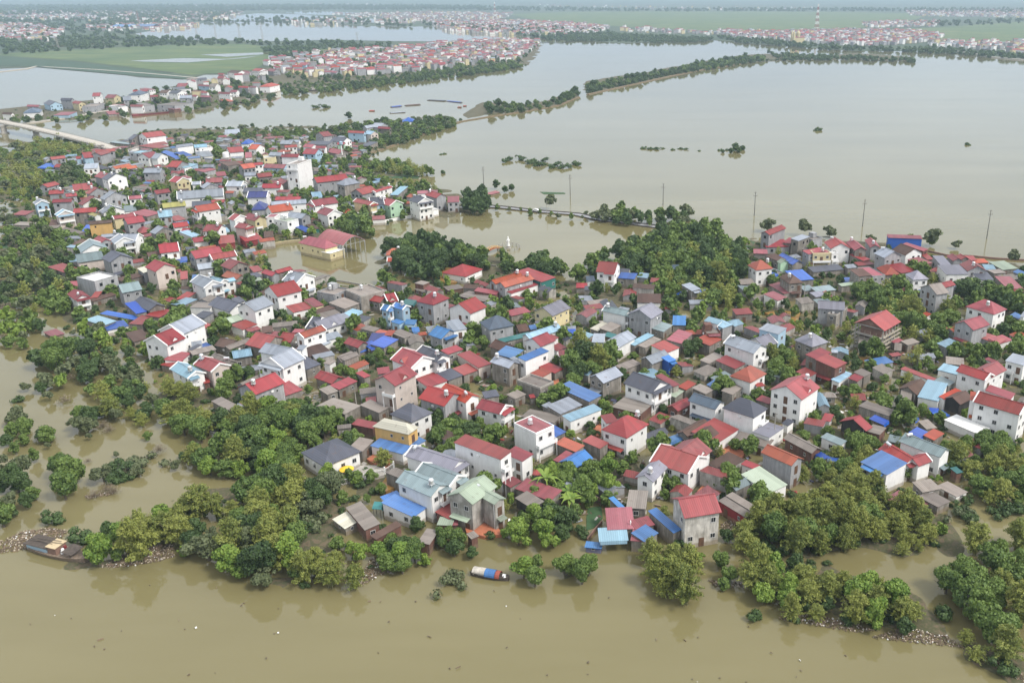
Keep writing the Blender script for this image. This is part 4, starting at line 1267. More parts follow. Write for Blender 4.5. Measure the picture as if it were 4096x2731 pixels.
def crown(kind, seed, n, size):
    g = np.random.default_rng(seed); P, N = [], []
    if kind in 'dmys':     # lobed broadleaf crown, radius about 4, centre height 5
        nl = {'d': 26, 'm': 24, 'y': 20, 's': 18}[kind]; flat = {'d': .95, 'm': .85, 'y': .9, 's': .6}[kind]
        C = g.normal(size=(nl, 3)); C /= np.linalg.norm(C, axis=1)[:, None]; C *= g.uniform(.35, 1, (nl, 1)) * 3.0; C[:, 2] = C[:, 2] * flat; C[:, :2] *= g.uniform(.7, 1.15, 2); C[:, 2] += g.uniform(-.6, .9) * C[:, 0] * .3
        rl = g.uniform(.45, 1.5, nl); wgt = rl ** 2 / (rl ** 2).sum()
        for c, r, k in zip(C, rl, g.multinomial(n, wgt)):
            d = g.normal(size=(k, 3)); d[:, 2] += .25; d /= np.linalg.norm(d, axis=1)[:, None]; rr = r * g.uniform(.55, 1.18, (k, 1)) ** .7
            P.append(c + d * rr * np.array([1, 1, .85])); q = d + g.normal(size=(k, 3)) * .55; N.append(q / np.linalg.norm(q, axis=1)[:, None])
        P = np.concatenate(P); N = np.concatenate(N); P[:, 2] = np.maximum(P[:, 2] + 3.9, .15 + .5 * np.abs(P[:, 2])); asp = 1
    elif kind == 'b':      # bamboo clump: many drooping plumes fanning from one root
        npl = 64
        for i in range(npl):
            a = g.uniform(0, 6.283); out = 4.5 * math.sqrt(g.uniform(.02, 1)); h = 8.6 - .27 * out ** 2 + g.uniform(-1.3, .9); k = n // npl
            t = g.uniform(.05, 1.0, k) ** .8; bend = t ** 2.1
            x = math.cos(a) * out * bend; y = math.sin(a) * out * bend; z = h * np.sin(t * 1.75) / math.sin(1.55); rr = .25 + .75 * np.sin(t * 3.0)
            d = g.normal(size=(k, 3)); d /= np.linalg.norm(d, axis=1)[:, None]; P.append(np.stack([x, y, z], 1) + d * (rr * g.uniform(.3, 1.15, k))[:, None] * np.array([1, 1, .8]))
            q = d + np.array([0, 0, .5]) + g.normal(size=(k, 3)) * .5; N.append(q / np.linalg.norm(q, axis=1)[:, None])
        P = np.concatenate(P); N = np.concatenate(N); asp = .45
    elif kind == 'u':      # bush standing in the water
        C = g.normal(size=(9, 3)) * np.array([1.5, 1.5, .5]); C[:, 2] = np.abs(C[:, 2]) + .5; k = n // 9
        for c in C:
            d = g.normal(size=(k, 3)); d /= np.linalg.norm(d, axis=1)[:, None]; P.append(c + d * g.uniform(.5, 1.15, (k, 1)) * np.array([1, 1, .8])); N.append(d)
        P = np.concatenate(P); N = np.concatenate(N); P[:, 2] = np.maximum(P[:, 2], -.1); asp = 1
    elif kind == 'w':      # bare twigs
        d = g.normal(size=(n, 3)); d[:, 2] = np.abs(d[:, 2]) * 1.3; d /= np.linalg.norm(d, axis=1)[:, None]; P = d * g.uniform(.4, 2.4, (n, 1)) + np.array([0, 0, .5]); N = np.cross(d, g.normal(size=(n, 3))); N /= np.linalg.norm(N, axis=1)[:, None]; asp = .15
    V, F = quads(P, N, size, g, asp); return V, F
def fronds(seed, nf, ln, wd, h, up, kind):
    g = random.Random(seed); mb = MB()
    for i in range(nf):
        a = 6.283 * i / nf + g.uniform(-.3, .3); l = ln * g.uniform(.8, 1.15); u = up * g.uniform(.5, 1.3); pv = None
        for k in range(6):
            t = k / 5; r = l * t; z = h + u * math.sin(t * 2.2) - .35 * l * t * t * (1.1 if kind == 'p' else .7); w_ = wd * (math.sin(min(t * 3.4 + .25, 2.9)) if kind == 'n' else 1 - t * .7)
            c = Vector((math.cos(a) * r, math.sin(a) * r, z)); s_ = Vector((-math.sin(a), math.cos(a), 0)) * w_
            if pv is not None:
                if kind == 'n': mb.add([pv[0] - pv[1], pv[0] + Vector((0, 0, -.06)), c + Vector((0, 0, -.06)), c - s_], [(0, 1, 2, 3)]); mb.add([pv[0] + pv[1], pv[0] + Vector((0, 0, -.06)), c + Vector((0, 0, -.06)), c + s_], [(3, 2, 1, 0)])
                else:
                    for m_ in range(3):
                        q = pv[0].lerp(c, m_ / 3); e = (c - pv[0]) * .18
                        for sg in (-1, 1): mb.add([q, q + e, q + e * 1.6 + s_ * sg * 1.3 - Vector((0, 0, .35)), q + e * .8 + s_ * sg * 1.3 - Vector((0, 0, .35))], [(0, 1, 2, 3)])
            pv = (c, s_)
    return mb
PROTO = {}
def trunk_mesh(kind, seed):
    g = random.Random(seed); mb = MB()
    if kind == 'b':
        for i in range(12):
            a = g.uniform(0, 6.28); o_ = g.uniform(.2, 1.0); q = 2.6 * g.random()
            mb.tube([(math.cos(a) * o_, math.sin(a) * o_, -1), (math.cos(a) * o_ * 1.2, math.sin(a) * o_ * 1.2, 3), (math.cos(a) * (o_ + q), math.sin(a) * (o_ + q), 7.5)], [.09, .08, .03], 5)
    elif kind in 'np': mb.tube([(0, 0, -1), (.08, 0, 1.4), (0, .05, 2.5 if kind == 'n' else 6.6)], [.2, .17, .12], 7)
    elif kind in 'uw':
        for i in range(6):
            a = g.uniform(0, 6.28); mb.tube([(0, 0, -1), (math.cos(a) * .4, math.sin(a) * .4, .6), (math.cos(a) * 1.3, math.sin(a) * 1.3, 1.7)], [.07, .05, .02], 5)
    else:
        mb.tube([(0, 0, -1.2), (.1, 0, 1), (.15, .1, 2.6), (0, .1, 4.6)], [.3, .24, .17, .07], 8)
        for i in range(6):
            a = i * 1.05 + g.uniform(-.3, .3); z = g.uniform(.8, 2.2); l = g.uniform(1.6, 2.9); mb.tube([(.1, .05, z), (math.cos(a) * l * .5, math.sin(a) * l * .5, z + .9), (math.cos(a) * l, math.sin(a) * l, z + 2.2)], [.12, .08, .03], 6)
    return mb
def proto(kind, lod):
    key = (kind, lod)
    if key in PROTO: return PROTO[key]
    nv = 5 if kind in 'dmb' else 3; L_ = []
    for s in range(nv):
        if kind in 'np': cm = fronds(s + 5, 9 if kind == 'n' else 13, 2.6 if kind == 'n' else 3.0, .38 if kind == 'n' else .32, 2.4 if kind == 'n' else 6.5, 1.0, kind).mesh("crown"); cm.materials.append(M_leaf['y' if kind == 'n' else 'm'])
        else:
            n, sz = {'d': (5000, .20), 'm': (4400, .20), 'y': (3800, .20), 's': (2600, .20), 'b': (9000, .225), 'u': (700, .20), 'w': (500, .16)}[kind]
            if lod: n, sz = n // 6, sz * 2.1
            V, F = crown(kind, 100 * s + ord(kind), n, sz); cm = np_mesh("crown", V, F, M_leaf[{'u': 'd' if s else 's'}.get(kind, kind)], link=False)
        tm = fixn(trunk_mesh(kind, s).mesh("trunk")); tm.materials.append(M_bark if kind != 'b' else basic("bamboo_culm", (.20, .19, .09), .7, .3)); L_.append((cm, tm))
    PROTO[key] = L_; return L_
TN = dict(d=("broadleaf_tree", "tree"), m=("broadleaf_tree", "tree"), y=("fruit_tree", "tree"), s=("sparse_tree", "tree"), b=("bamboo_clump", "bamboo"), n=("banana_plant", "banana plant"), p=("palm_tree", "palm"), u=("bush", "bush"), w=("withered_shrub", "shrub"))
TD = dict(d="dark green broadleaf tree", m="mid green leafy tree", y="bright green fruit tree", s="thin grey-green tree", b="feathery olive-green bamboo clump", n="banana plant with broad leaves", p="slim palm tree", u="low dark bush", w="leafless brown shrub")
CR = dict(d=(4, 3.9), m=(4, 3.9), y=(4, 3.9), s=(3.8, 3.9), b=(4.6, 5), n=(2.3, 2.6), p=(2.8, 6.5), u=(2.4, 1), w=(2.2, 1.4))
TREES = []      # kind, x, y, scale, zscale, rot
def tree_at(kind, p, r, zs=1.0): TREES.append([kind, p[0], p[1], r / CR[kind][0], zs, random.random() * 6.28])
def tree_px(kind, x, y, r):     # crown centre in the photo (source pixels), crown radius in metres
    sc = r / CR[kind][0]; p = at(x, y, CR[kind][1] * sc * .95); tree_at(kind, p, r)
FOOT = [(b['c'].x, b['c'].y, math.cos(b['ang']), math.sin(b['ang']), b['L'] / 2, b['W'] / 2) for b in BLD]
FA = np.array(FOOT)
def clear(x, y, m):
    dx, dy = x - FA[:, 0], y - FA[:, 1]; u = np.abs(dx * FA[:, 2] + dy * FA[:, 3]) - FA[:, 4]; v = np.abs(-dx * FA[:, 3] + dy * FA[:, 2]) - FA[:, 5]
    return float(np.max(-np.maximum(u, v))) < -m
FGRID = {}
for q in FOOT:
    rr = math.hypot(q[4], q[5]) + 6
    for i in range(int((q[0] - rr) // 12), int((q[0] + rr) // 12) + 1):
        for j in range(int((q[1] - rr) // 12), int((q[1] + rr) // 12) + 1): FGRID.setdefault((i, j), []).append(q)
def clear(x, y, m):
    for q in FGRID.get((int(x // 12), int(y // 12)), ()):
        dx, dy = x - q[0], y - q[1]
        if max(abs(dx * q[2] + dy * q[3]) - q[4], abs(-dx * q[3] + dy * q[2]) - q[5]) < m: return False
    return True
def scatter(P, sp, g, tries=5):
    """points at least sp apart inside the polygon P"""
    xs = [p[0] for p in P]; ys = [p[1] for p in P]; grid = {}; n = int((max(xs) - min(xs)) * (max(ys) - min(ys)) / sp ** 2 * tries) + 20
    X = np.array([g.uniform(min(xs), max(xs)) for _ in range(n)]); Y = np.array([g.uniform(min(ys), max(ys)) for _ in range(n)]); ok = inpoly(X, Y, P)
    for x, y in zip(X[ok].tolist(), Y[ok].tolist()):
        i, j = int(x // sp), int(y // sp)
        if any((x - a) ** 2 + (y - b) ** 2 < sp * sp for u in (-1, 0, 1) for v in (-1, 0, 1) for a, b in grid.get((i + u, j + v), ())): continue
        grid.setdefault((i, j), []).append((x, y)); yield x, y
def fill(kinds, r0, r1, sp, pts, src=False, ht=5, prob=1.0, keep=.4, store=None):
    P = [(at(x, y, ht) if src else atD(x, y, ht)) for x, y in pts]; g = random.Random(int(pts[0][0] * 7 + pts[0][1])); sk_ = g.randrange(999)
    for x, y in scatter(P, sp, g):
        if g.random() > prob: continue
        r = g.uniform(r0, r1)
        if keep is not None and not clear(x, y, r * keep): continue
        k = g.choice(kinds); (TREES if store is None else store).append([k, x, y, r / CR[k][0], g.uniform(.75, 1.2), g.uniform(0, 6.28)])
for a in [
  ("mmbb", 4, 5.6, 7, [(0, 338), (120, 318), (240, 335), (200, 350), (110, 362), (85, 385), (90, 425), (40, 450), (0, 440)]),
  ("mmbd", 3.4, 5, 6, [(0, 600), (60, 520), (110, 510), (150, 560), (150, 600), (130, 660), (190, 700), (150, 730), (60, 700), (0, 690)]),
  ("mdd", 3, 4.5, 6, [(10, 495), (90, 495), (100, 540), (20, 560)]),
  ("ym", 3.4, 4.6, 6, [(0, 720), (60, 710), (90, 760), (60, 790), (0, 780)]),
  ("ddm", 4, 5.5, 6, [(85, 800), (130, 785), (200, 800), (240, 830), (200, 868), (110, 885), (80, 850)]),
  ("my", 3, 4, 5, [(190, 750), (230, 745), (240, 790), (200, 800)]),
  ("dbm", 3, 4.4, 5.5, [(240, 800), (290, 790), (310, 840), (350, 890), (350, 955), (250, 965), (230, 900), (250, 860)]),
  ("b", 3.8, 4.6, 6, [(372, 862), (430, 862), (440, 905), (390, 915)]),
  ("dum", 2.2, 3.4, 4.4, [(0, 982), (60, 975), (120, 980), (122, 1000), (0, 1010)]),
  ("dmu", 2.2, 3.6, 4, [(160, 940), (205, 935), (212, 980), (160, 980)]),
  ("uds", 2.2, 3.4, 4, [(228, 1062), (280, 1035), (322, 1042), (318, 1078), (232, 1092)]),
  ("ddm", 2.6, 4.4, 5, [(0, 1085), (40, 1085), (60, 1115), (130, 1065), (182, 1092), (182, 1112), (60, 1148), (0, 1200)]),
  ("mbdmy", 3.2, 5, 5.2, [(372, 925), (440, 962), (500, 955), (560, 945), (620, 932), (700, 945), (760, 925), (825, 960), (815, 1005), (690, 1015), (690, 1045), (640, 1085), (560, 1075), (470, 1075), (435, 1050), (445, 1005), (385, 960)]),
  ("mbdby", 3, 4.6, 4.8, [(205, 1270), (330, 1200), (420, 1145), (480, 1172), (560, 1135), (620, 1115), (700, 1085), (755, 1085), (765, 1145), (700, 1175), (665, 1200), (690, 1245), (680, 1320), (600, 1330), (520, 1285), (400, 1240), (320, 1262), (250, 1292)]),
  ("b", 3.2, 4.2, 5, [(690, 1290), (760, 1265), (822, 1292), (815, 1325), (720, 1350), (695, 1330)]),
  ("mddy", 2.4, 3.8, 4.4, [(735, 1225), (830, 1240), (870, 1205), (955, 1195), (985, 1240), (975, 1285), (920, 1305), (860, 1272), (800, 1255)]),
  ("md", 2.2, 3.4, 4.2, [(1005, 1225), (1060, 1212), (1108, 1240), (1090, 1258), (1012, 1248)]),
  ("dmy", 2.6, 4, 4.6, [(1175, 1185), (1240, 1165), (1305, 1182), (1300, 1225), (1250, 1245), (1175, 1225)]),
  ("my", 2.6, 3.8, 4.4, [(1185, 1285), (1260, 1265), (1370, 1282), (1345, 1322), (1205, 1322)]),
  ("bby", 3.2, 4.4, 5, [(1475, 1262), (1530, 1255), (1582, 1300), (1592, 1352), (1540, 1378), (1505, 1325)]),
  ("bbbm", 3.2, 4.6, 5, [(1705, 1205), (1760, 1155), (1850, 1152), (1900, 1095), (2000, 1092), (2110, 1170), (2150, 1222), (2095, 1240), (1990, 1232), (1900, 1248), (1860, 1245), (1800, 1262), (1700, 1245)]),
  ("bbby", 3.2, 4.4, 4.8, [(1710, 1280), (1800, 1302), (1900, 1310), (2000, 1342), (2100, 1378), (2150, 1412), (2135, 1435), (2020, 1415), (1800, 1392), (1725, 1340)]),
  ("dmy", 2.4, 3.6, 4, [(1640, 1272), (1685, 1272), (1685, 1340), (1650, 1332)]),
  ("mbm", 3.4, 4.8, 5.5, [(2225, 1242), (2352, 1225), (2352, 1500), (2295, 1480), (2262, 1430), (2165, 1345), (2205, 1300)]),
  ("bm", 3.2, 4.6, 5.2, [(2165, 1010), (2290, 1000), (2370, 1060), (2370, 1140), (2280, 1140), (2205, 1060), (2150, 1040)]),
  ("bmm", 2.8, 4, 5, [(1905, 1010), (1990, 1000), (2000, 1065), (1885, 1085)]),
  ("dmd", 4, 5.8, 6.5, [(900, 572), (940, 552), (1000, 556), (1070, 570), (1120, 590), (1120, 625), (1060, 635), (960, 640), (890, 600)]),
  ("md", 3, 4, 6, [(1150, 590), (1205, 596), (1200, 620), (1155, 615)]),
  ("md", 3.6, 5, 6.5, [(1215, 590), (1255, 588), (1305, 618), (1290, 635), (1232, 632)]),
  ("md", 4, 5.5, 7, [(1345, 600), (1400, 575), (1500, 545), (1560, 515), (1640, 522), (1690, 560), (1715, 610), (1690, 655), (1600, 640), (1520, 620), (1440, 615), (1360, 635)]),
  ("mbm", 3.6, 5, 6.5, [(1490, 600), (1600, 570), (1720, 620), (1700, 690), (1600, 690), (1520, 660)]),
  ("dms", 2.6, 4.6, 5.6, [(1362, 482), (1420, 478), (1500, 494), (1578, 484), (1582, 512), (1440, 508), (1372, 498)]),
  ("d", 4, 5, 6, [(1062, 455), (1115, 448), (1120, 482), (1072, 485)]), ("dm", 4.5, 6, 7, [(775, 503), (845, 500), (856, 535), (805, 545)]),
  ("dmb", 4, 5.5, 6.5, [(1292, 822), (1395, 792), (1418, 838), (1300, 875)]), ("mb", 3.4, 4.6, 5.6, [(1740, 805), (1830, 800), (1845, 840), (1760, 850)]),
  ("mbm", 3.8, 5.2, 6.2, [(1965, 665), (2060, 655), (2175, 695), (2195, 770), (2100, 825), (2070, 740), (2000, 705)]), ("md", 3.4, 4.8, 6, [(2180, 642), (2352, 665), (2352, 715), (2250, 695)]),
  ("dm", 3, 4.4, 5.4, [(985, 962), (1060, 960), (1138, 972), (1128, 1008), (1020, 1025)]), ("ydnm", 2.6, 3.8, 4.8, [(1215, 1092), (1270, 1075), (1340, 1085), (1395, 1065), (1415, 1135), (1330, 1148), (1235, 1148)]),
  ("d", 5, 6.4, 8, [(150, 380), (185, 380), (190, 425), (145, 430)]), ("dm", 3.4, 4.6, 6, [(560, 640), (610, 632), (615, 665), (570, 672)]), ("d", 3.6, 4.6, 6, [(590, 505), (620, 500), (630, 530), (600, 535)]),
  ("mdm", 3.4, 4.6, 6.2, [(2200, 790), (2352, 745), (2352, 800), (2240, 850), (2180, 830)]), ("mb", 3.2, 4.6, 5.6, [(1000, 385 + 10), (940, 375), (860, 368), (850, 385), (940, 400)]),
]:
    near_, inner = a[4][0][1] > 900 or a[4][0][0] < 260, a[4][0][0] > 500 and a[4][0][1] < 900
    k0, k1, ks = (.85, 1.04, .74) if inner else (.74, .98, .66) if a[4][0][0] > 360 else ((.9, 1.12, .74) if a[4][0][1] > 900 else (.66, .95, .78))
    fill(a[0] + ('s' if a[4][0][0] < 360 else ''), a[1] * k0, a[2] * k1, a[3] * ks, a[4], ht=3.2, prob=.78 if a[4][0][0] < 260 and a[4][0][1] < 900 else .95)
fill("ssmd", 3.4, 5, 9, [(470, 300), (560, 285), (640, 295), (760, 285), (820, 280), (1010, 262), (1050, 275), (900, 310), (800, 300), (640, 310), (500, 312)], prob=.8)
fill("dm", 3.6, 5.2, 7, [(780, 285), (880, 270), (1010, 265), (1050, 278), (930, 315), (880, 325), (800, 300)])
fill("ssudmyw", 1.3, 3.2, 5.2, [(0, 480), (60, 500), (130, 600), (230, 760), (330, 840), (360, 960), (250, 960), (60, 900), (0, 880)], prob=.42, ht=2)
fill("usmw", 1.0, 2.2, 5.5, [(0, 1010), (200, 985), (340, 1000), (420, 1080), (300, 1100), (60, 1060), (0, 1070)], prob=.25, ht=1)
fill("sm", 1.2, 2.3, 6, [(1130, 474), (1230, 480), (1350, 492), (1370, 505), (1350, 504), (1230, 492), (1130, 482)], prob=.8, ht=1.5)
for kinds, lst in (("u", [(1160, 369, 2.4), (1172, 366, 2.8), (1190, 362, 2.6), (1204, 366, 2.4), (1215, 372, 3), (1226, 370, 2.6), (1236, 378, 3.2), (1248, 376, 2.4), (1256, 368, 2.8), (1268, 382, 2.8), (1284, 378, 3), (1292, 384, 2.8), (1304, 381, 2.6), (1316, 375, 2.6), (1330, 378, 2.4),
      (1480, 338, 2.6), (1492, 339, 2.8), (1505, 340, 3), (1520, 339, 2), (1545, 342, 2), (1562, 340, 2.4), (1577, 341, 2.2), (1604, 345, 1.8), (1655, 343, 2.2), (1672, 343, 2.2), (1882, 296, 4), (2226, 329, 3), (1010, 353, 1.8), (1022, 352, 2), (720, 244, 4), (740, 243, 5), (1020, 395, 2),
      (112, 1190, 2.4), (155, 1090, 2), (40, 920, 1.8), (2215, 1180, 2.6), (2225, 1192, 2), (2200, 1165, 2), (1040, 1330, 2.6), (995, 1240, 1.8), (2200, 1065, 2.4), (2300, 1165, 2.6), (2330, 1168, 2.2), (1725, 1410, 1.8), (720, 1195, 3), (690, 1200, 2.2), (176, 1232, 2.6), (425, 1050, 2), (455, 1045, 2)]),
     ("d", [(1690, 333, 5.6), (1698, 342, 3.6), (1680, 343, 3.4), (1706, 336, 3.4), (1660, 345, 2.4), (1140, 424, 3.6), (1175, 430, 2.8), (1160, 434, 2.8), (800, 262, 5.5), (245, 1215, 2.6), (210, 770, 3.4), (565, 297, 4), (600, 305, 3.4), (1370, 665, 4.6), (1165, 700, 4.4), (930, 822, 3.6), (850, 825, 3), (1590, 795, 4.6), (1570, 680, 3), (1455, 690, 3.4), (805, 355, 3.8), (800, 1015, 3)]),
     ("m", [(1830, 900, 3), (1960, 900, 3.6), (1905, 830, 3), (1740, 905, 3.4), (1840, 950, 3), (1870, 960, 3), (1520, 1100, 3.2), (1550, 1110, 3), (2160, 960, 3), (2240, 900, 3.2), (2060, 960, 3.4), (860, 700, 2.8), (780, 790, 3.4), (1180, 910, 2.6), (345, 745, 3.4), (420, 715, 3.6), (350, 770, 3), (2090, 550, 4), (2140, 548, 4.4), (1975, 600, 3), (1770, 700, 3.4), (2070, 1080, 3.4)]),
     ("s", [(1765, 515, 4), (1850, 522, 4.4), (1905, 530, 3.4), (2000, 548, 2.6), (2140, 545, 5), (2200, 560, 2.4), (2330, 590, 3.6), (1265, 463, 4.4), (650, 300, 3.6), (740, 300, 3.6), (690, 295, 3), (1450, 640, 2.4), (40, 950, 3)]),
     ("n", [(880, 640, 2.4), (895, 650, 2.4), (1340, 1125, 2.6), (1375, 1110, 2.4), (1350, 1135, 2.2), (520, 870, 2.2), (545, 862, 2.2), (1060, 1080, 2.2), (750, 1120, 2.2), (1590, 760, 2.4), (1300, 700, 2.2), (1250, 720, 2.2)]),
     ("p", [(800, 1080, 1.8), (818, 1085, 1.8), (850, 1082, 1.8), (875, 1110, 1.6), (1640, 1090, 2), (1280, 1110, 2.2), (1320, 1160, 2), (1690, 1010, 1.8), (935, 1080, 1.8), (690, 1110, 1.8), (2010, 1005, 1.8), (1225, 1120, 2.2), (1215, 650, 2.4), (1180, 650, 2)]),
     ("w", [(32, 955, 2.6), (365, 1030, 2.2), (245, 1120, 2.2), (215, 1135, 2), (260, 1075 + 50, 2), (520, 1090, 2), (20, 970, 2), (235, 975, 2.2), (250, 985, 2)])):
    for x, y, r in lst: tree_px(kinds, x * 1.7415, y * 1.7415, r * (1.15 if kinds in 'su' else .92))
# gardens between the houses
fill("dmmydnb", 1.3, 3.1, 4.6, [(x, y) for x, y in ((60, 350), (250, 340), (330, 310), (560, 300), (760, 300), (880, 300), (840, 355), (860, 400), (1000, 430), (1040, 470), (860, 520), (700, 540), (600, 560), (620, 610), (800, 660), (900, 660), (1130, 640), (1300, 650),
   (1450, 620), (1560, 560), (1740, 560), (2060, 575), (2352, 620), (2352, 1050), (2150, 1120), (2100, 1170), (1900, 1080), (1750, 1150), (1680, 1240), (1480, 1250), (1190, 1200), (960, 1200), (800, 1180), (760, 1090), (700, 950), (560, 930), (400, 870), (330, 830), (230, 760), (120, 680), (130, 560), (60, 480))], prob=.85, keep=.35, ht=2)
UNDER = []
fill("uuyu", .7, 1.9, 3.6, [(0, 345), (250, 335), (330, 310), (560, 300), (760, 300), (880, 300), (840, 355), (860, 400), (1000, 430), (1040, 470), (860, 520), (700, 540), (600, 560), (620, 610), (800, 660), (900, 655), (880, 580), (1000, 560), (1130, 600), (1300, 650),
   (1450, 620), (1560, 530), (1740, 560), (2060, 575), (2352, 620), (2352, 1150), (2190, 1150), (2160, 1200), (2160, 1250), (2000, 1250), (1900, 1270), (2050, 1340), (2130, 1420), (1950, 1415), (1720, 1340), (1640, 1300), (1480, 1260), (1190, 1230), (1060, 1240), (960, 1270), (820, 1320), (700, 1340), (500, 1280), (250, 1290), (330, 1200), (430, 1140), (600, 1100), (560, 1020), (440, 960), (370, 900), (330, 830), (230, 760), (120, 680), (0, 700)], prob=.62, keep=.1, ht=.5, store=UNDER)
fill("uuyd", 1.2, 2.8, 6, [(0, 276), (100, 274), (220, 270), (330, 260), (470, 248), (560, 238), (630, 214), (640, 205), (560, 190), (430, 200), (300, 226), (160, 238), (40, 250)], prob=.55, keep=.2, ht=1, store=UNDER)
fill("uusd", 1.2, 2.8, 5.2, [(330, 300), (560, 288), (780, 288), (1010, 264), (1060, 275), (920, 332), (840, 362), (800, 310), (560, 302), (340, 312)], prob=.75, keep=.2, ht=1, store=UNDER)
fill("uudm", 1.4, 3.4, 6, [(2352, 630), (2560, 650), (2600, 800), (2600, 1150), (2352, 1130)], prob=.8, keep=.3, ht=1, store=UNDER)
fill("uudb", 1.2, 2.6, 4, [(1700, 1200), (1900, 1180), (2130, 1190), (2180, 1262), (2100, 1272), (1990, 1262), (1890, 1278), (1720, 1262)], prob=.8, keep=.2, ht=1, store=UNDER)
fill("uudb", 1.2, 2.8, 4, [(1700, 1300), (1890, 1300), (2050, 1335), (2160, 1400), (2300, 1500), (2352, 1560), (2150, 1468), (1950, 1425), (1800, 1410)], prob=.75, keep=.2, ht=1, store=UNDER)
fill("uudm", 1.5, 3.4, 6.5, [(640, 200), (700, 180), (900, 170), (1100, 150), (1200, 140), (1210, 150), (1060, 172), (900, 190), (760, 204), (660, 212)], prob=.7, keep=.2, ht=1, store=UNDER)
fill("ud", 1.5, 3, 6, [(1340, 200), (1460, 180), (1560, 160), (1700, 138), (1900, 130), (1960, 128), (1960, 134), (1750, 141), (1620, 158), (1540, 172), (1440, 195), (1350, 212)], prob=.8, keep=.2, ht=1, store=UNDER)
FARW = []
for kinds, r0, r1, sp, pts, pr in [
  ("ddm", 2.6, 6.6, 7.2, [(1345, 192), (1460, 172), (1560, 154), (1620, 140), (1700, 130), (1755, 128), (1752, 136), (1620, 156), (1540, 168), (1440, 190), (1352, 208)], .82),
  ("ddm", 2.6, 6.2, 7, [(1112, 236), (1200, 238), (1262, 230), (1322, 205), (1330, 212), (1280, 236), (1200, 250), (1122, 254)], .85),
  ("d", 4, 5.5, 9, [(1760, 118), (1830, 124), (1900, 126), (1960, 128), (2100, 134), (2100, 140), (1960, 134), (1800, 136)], .7),
  ("d", 4, 6, 10, [(1240, 86), (1400, 74), (1480, 80), (1640, 86), (1620, 94), (1500, 96), (1400, 92), (1260, 92)], .8),
  ("d", 5, 7, 12, [(1640, 82), (1760, 92), (1900, 104), (2060, 112), (2160, 108), (2352, 126), (2352, 134), (2100, 117), (1900, 112), (1700, 97)], .65),
  ("dm", 4, 6, 8, [(640, 205), (700, 205), (860, 182), (1060, 162), (1180, 146), (1200, 150), (1060, 172), (900, 190), (760, 205), (660, 213)], .75),
  ("dm", 4, 6, 14, [(610, 150), (640, 138), (760, 122), (900, 116), (1020, 104), (1120, 98), (1235, 98), (1230, 108), (1190, 140), (1100, 150), (1000, 165), (900, 172), (780, 178), (700, 180), (640, 168)], .8),
  ("dm", 2.5, 4, 9, [(640, 190), (900, 172), (1180, 138), (1200, 150), (900, 186), (650, 208)], .7),
  ("dm", 4, 5.5, 9, [(0, 270), (100, 268), (300, 250), (500, 232), (640, 212), (600, 235), (400, 255), (220, 270), (60, 278)], .45),
  ("d", 4, 6, 9, [(600, 108), (760, 100), (900, 104), (1000, 112), (1060, 100), (1180, 100), (1000, 120), (760, 132), (620, 128)], .45),
  ("d", 6, 8, 14, [(0, 92), (120, 86), (250, 84), (400, 86), (600, 96), (760, 96), (900, 98), (760, 104), (560, 100), (350, 104), (120, 116), (0, 122)], .42),
  ("d", 6, 9, 26, [(0, 40), (300, 45), (430, 50), (300, 62), (310, 78), (200, 86), (0, 92)], .5),
  ("d", 6, 9, 24, [(200, 30), (560, 28), (520, 36), (430, 44), (250, 44)], .7), ("d", 8, 12, 34, [(0, 14), (700, 12), (1100, 14), (1100, 22), (600, 24), (0, 36)], .7),
  ("d", 6, 9, 22, [(960, 54), (1200, 60), (1400, 72), (1350, 86), (1250, 86), (1080, 68)], .6), ("d", 6, 9, 20, [(430, 46), (650, 52), (900, 56), (960, 60), (700, 52), (470, 50)], .6),
  ("d", 8, 12, 40, [(1100, 16), (1500, 22), (2000, 20), (2352, 22), (2352, 30), (2000, 26), (1500, 26), (1100, 24)], .7), ("d", 7, 10, 30, [(2100, 52), (2352, 46), (2352, 52), (2150, 60)], .6),
  ("d", 7, 10, 30, [(560, 40), (760, 42), (950, 50), (900, 54), (600, 48)], .4), ("dm", 4, 6, 12, [(240, 222), (430, 192), (600, 168), (640, 200), (470, 240), (240, 262)], .3)]:
    fill(kinds, r0, r1, sp, pts, prob=pr, keep=None if sp > 9 else .3, ht=4, store=FARW)
MAIN = sorted(TREES, key=lambda t: -(t[3] * CR[t[0]][0]) * ppm((t[1], t[2], 0)))
FARW += [t for t in MAIN[NTREE:]]
TOBJ = []
for k, x, y, sc, zs, rot in MAIN[:NTREE]:
    L_ = proto(k, 0 if math.hypot(x, y) < 520 else 1); cm, tm = random.choice(L_)
    root = thing(TN[k][0], TN[k][1], (x, y, 0), rot)
    for nm, ms in (("crown", cm), ("trunk", tm)):
        o = bpy.data.objects.new(nm, ms); COL.objects.link(o); o.parent = root; o.scale = (sc, sc, sc * zs)
    TOBJ.append((root, k, x, y, sc * CR[k][0], px((x, y, CR[k][1] * sc))))
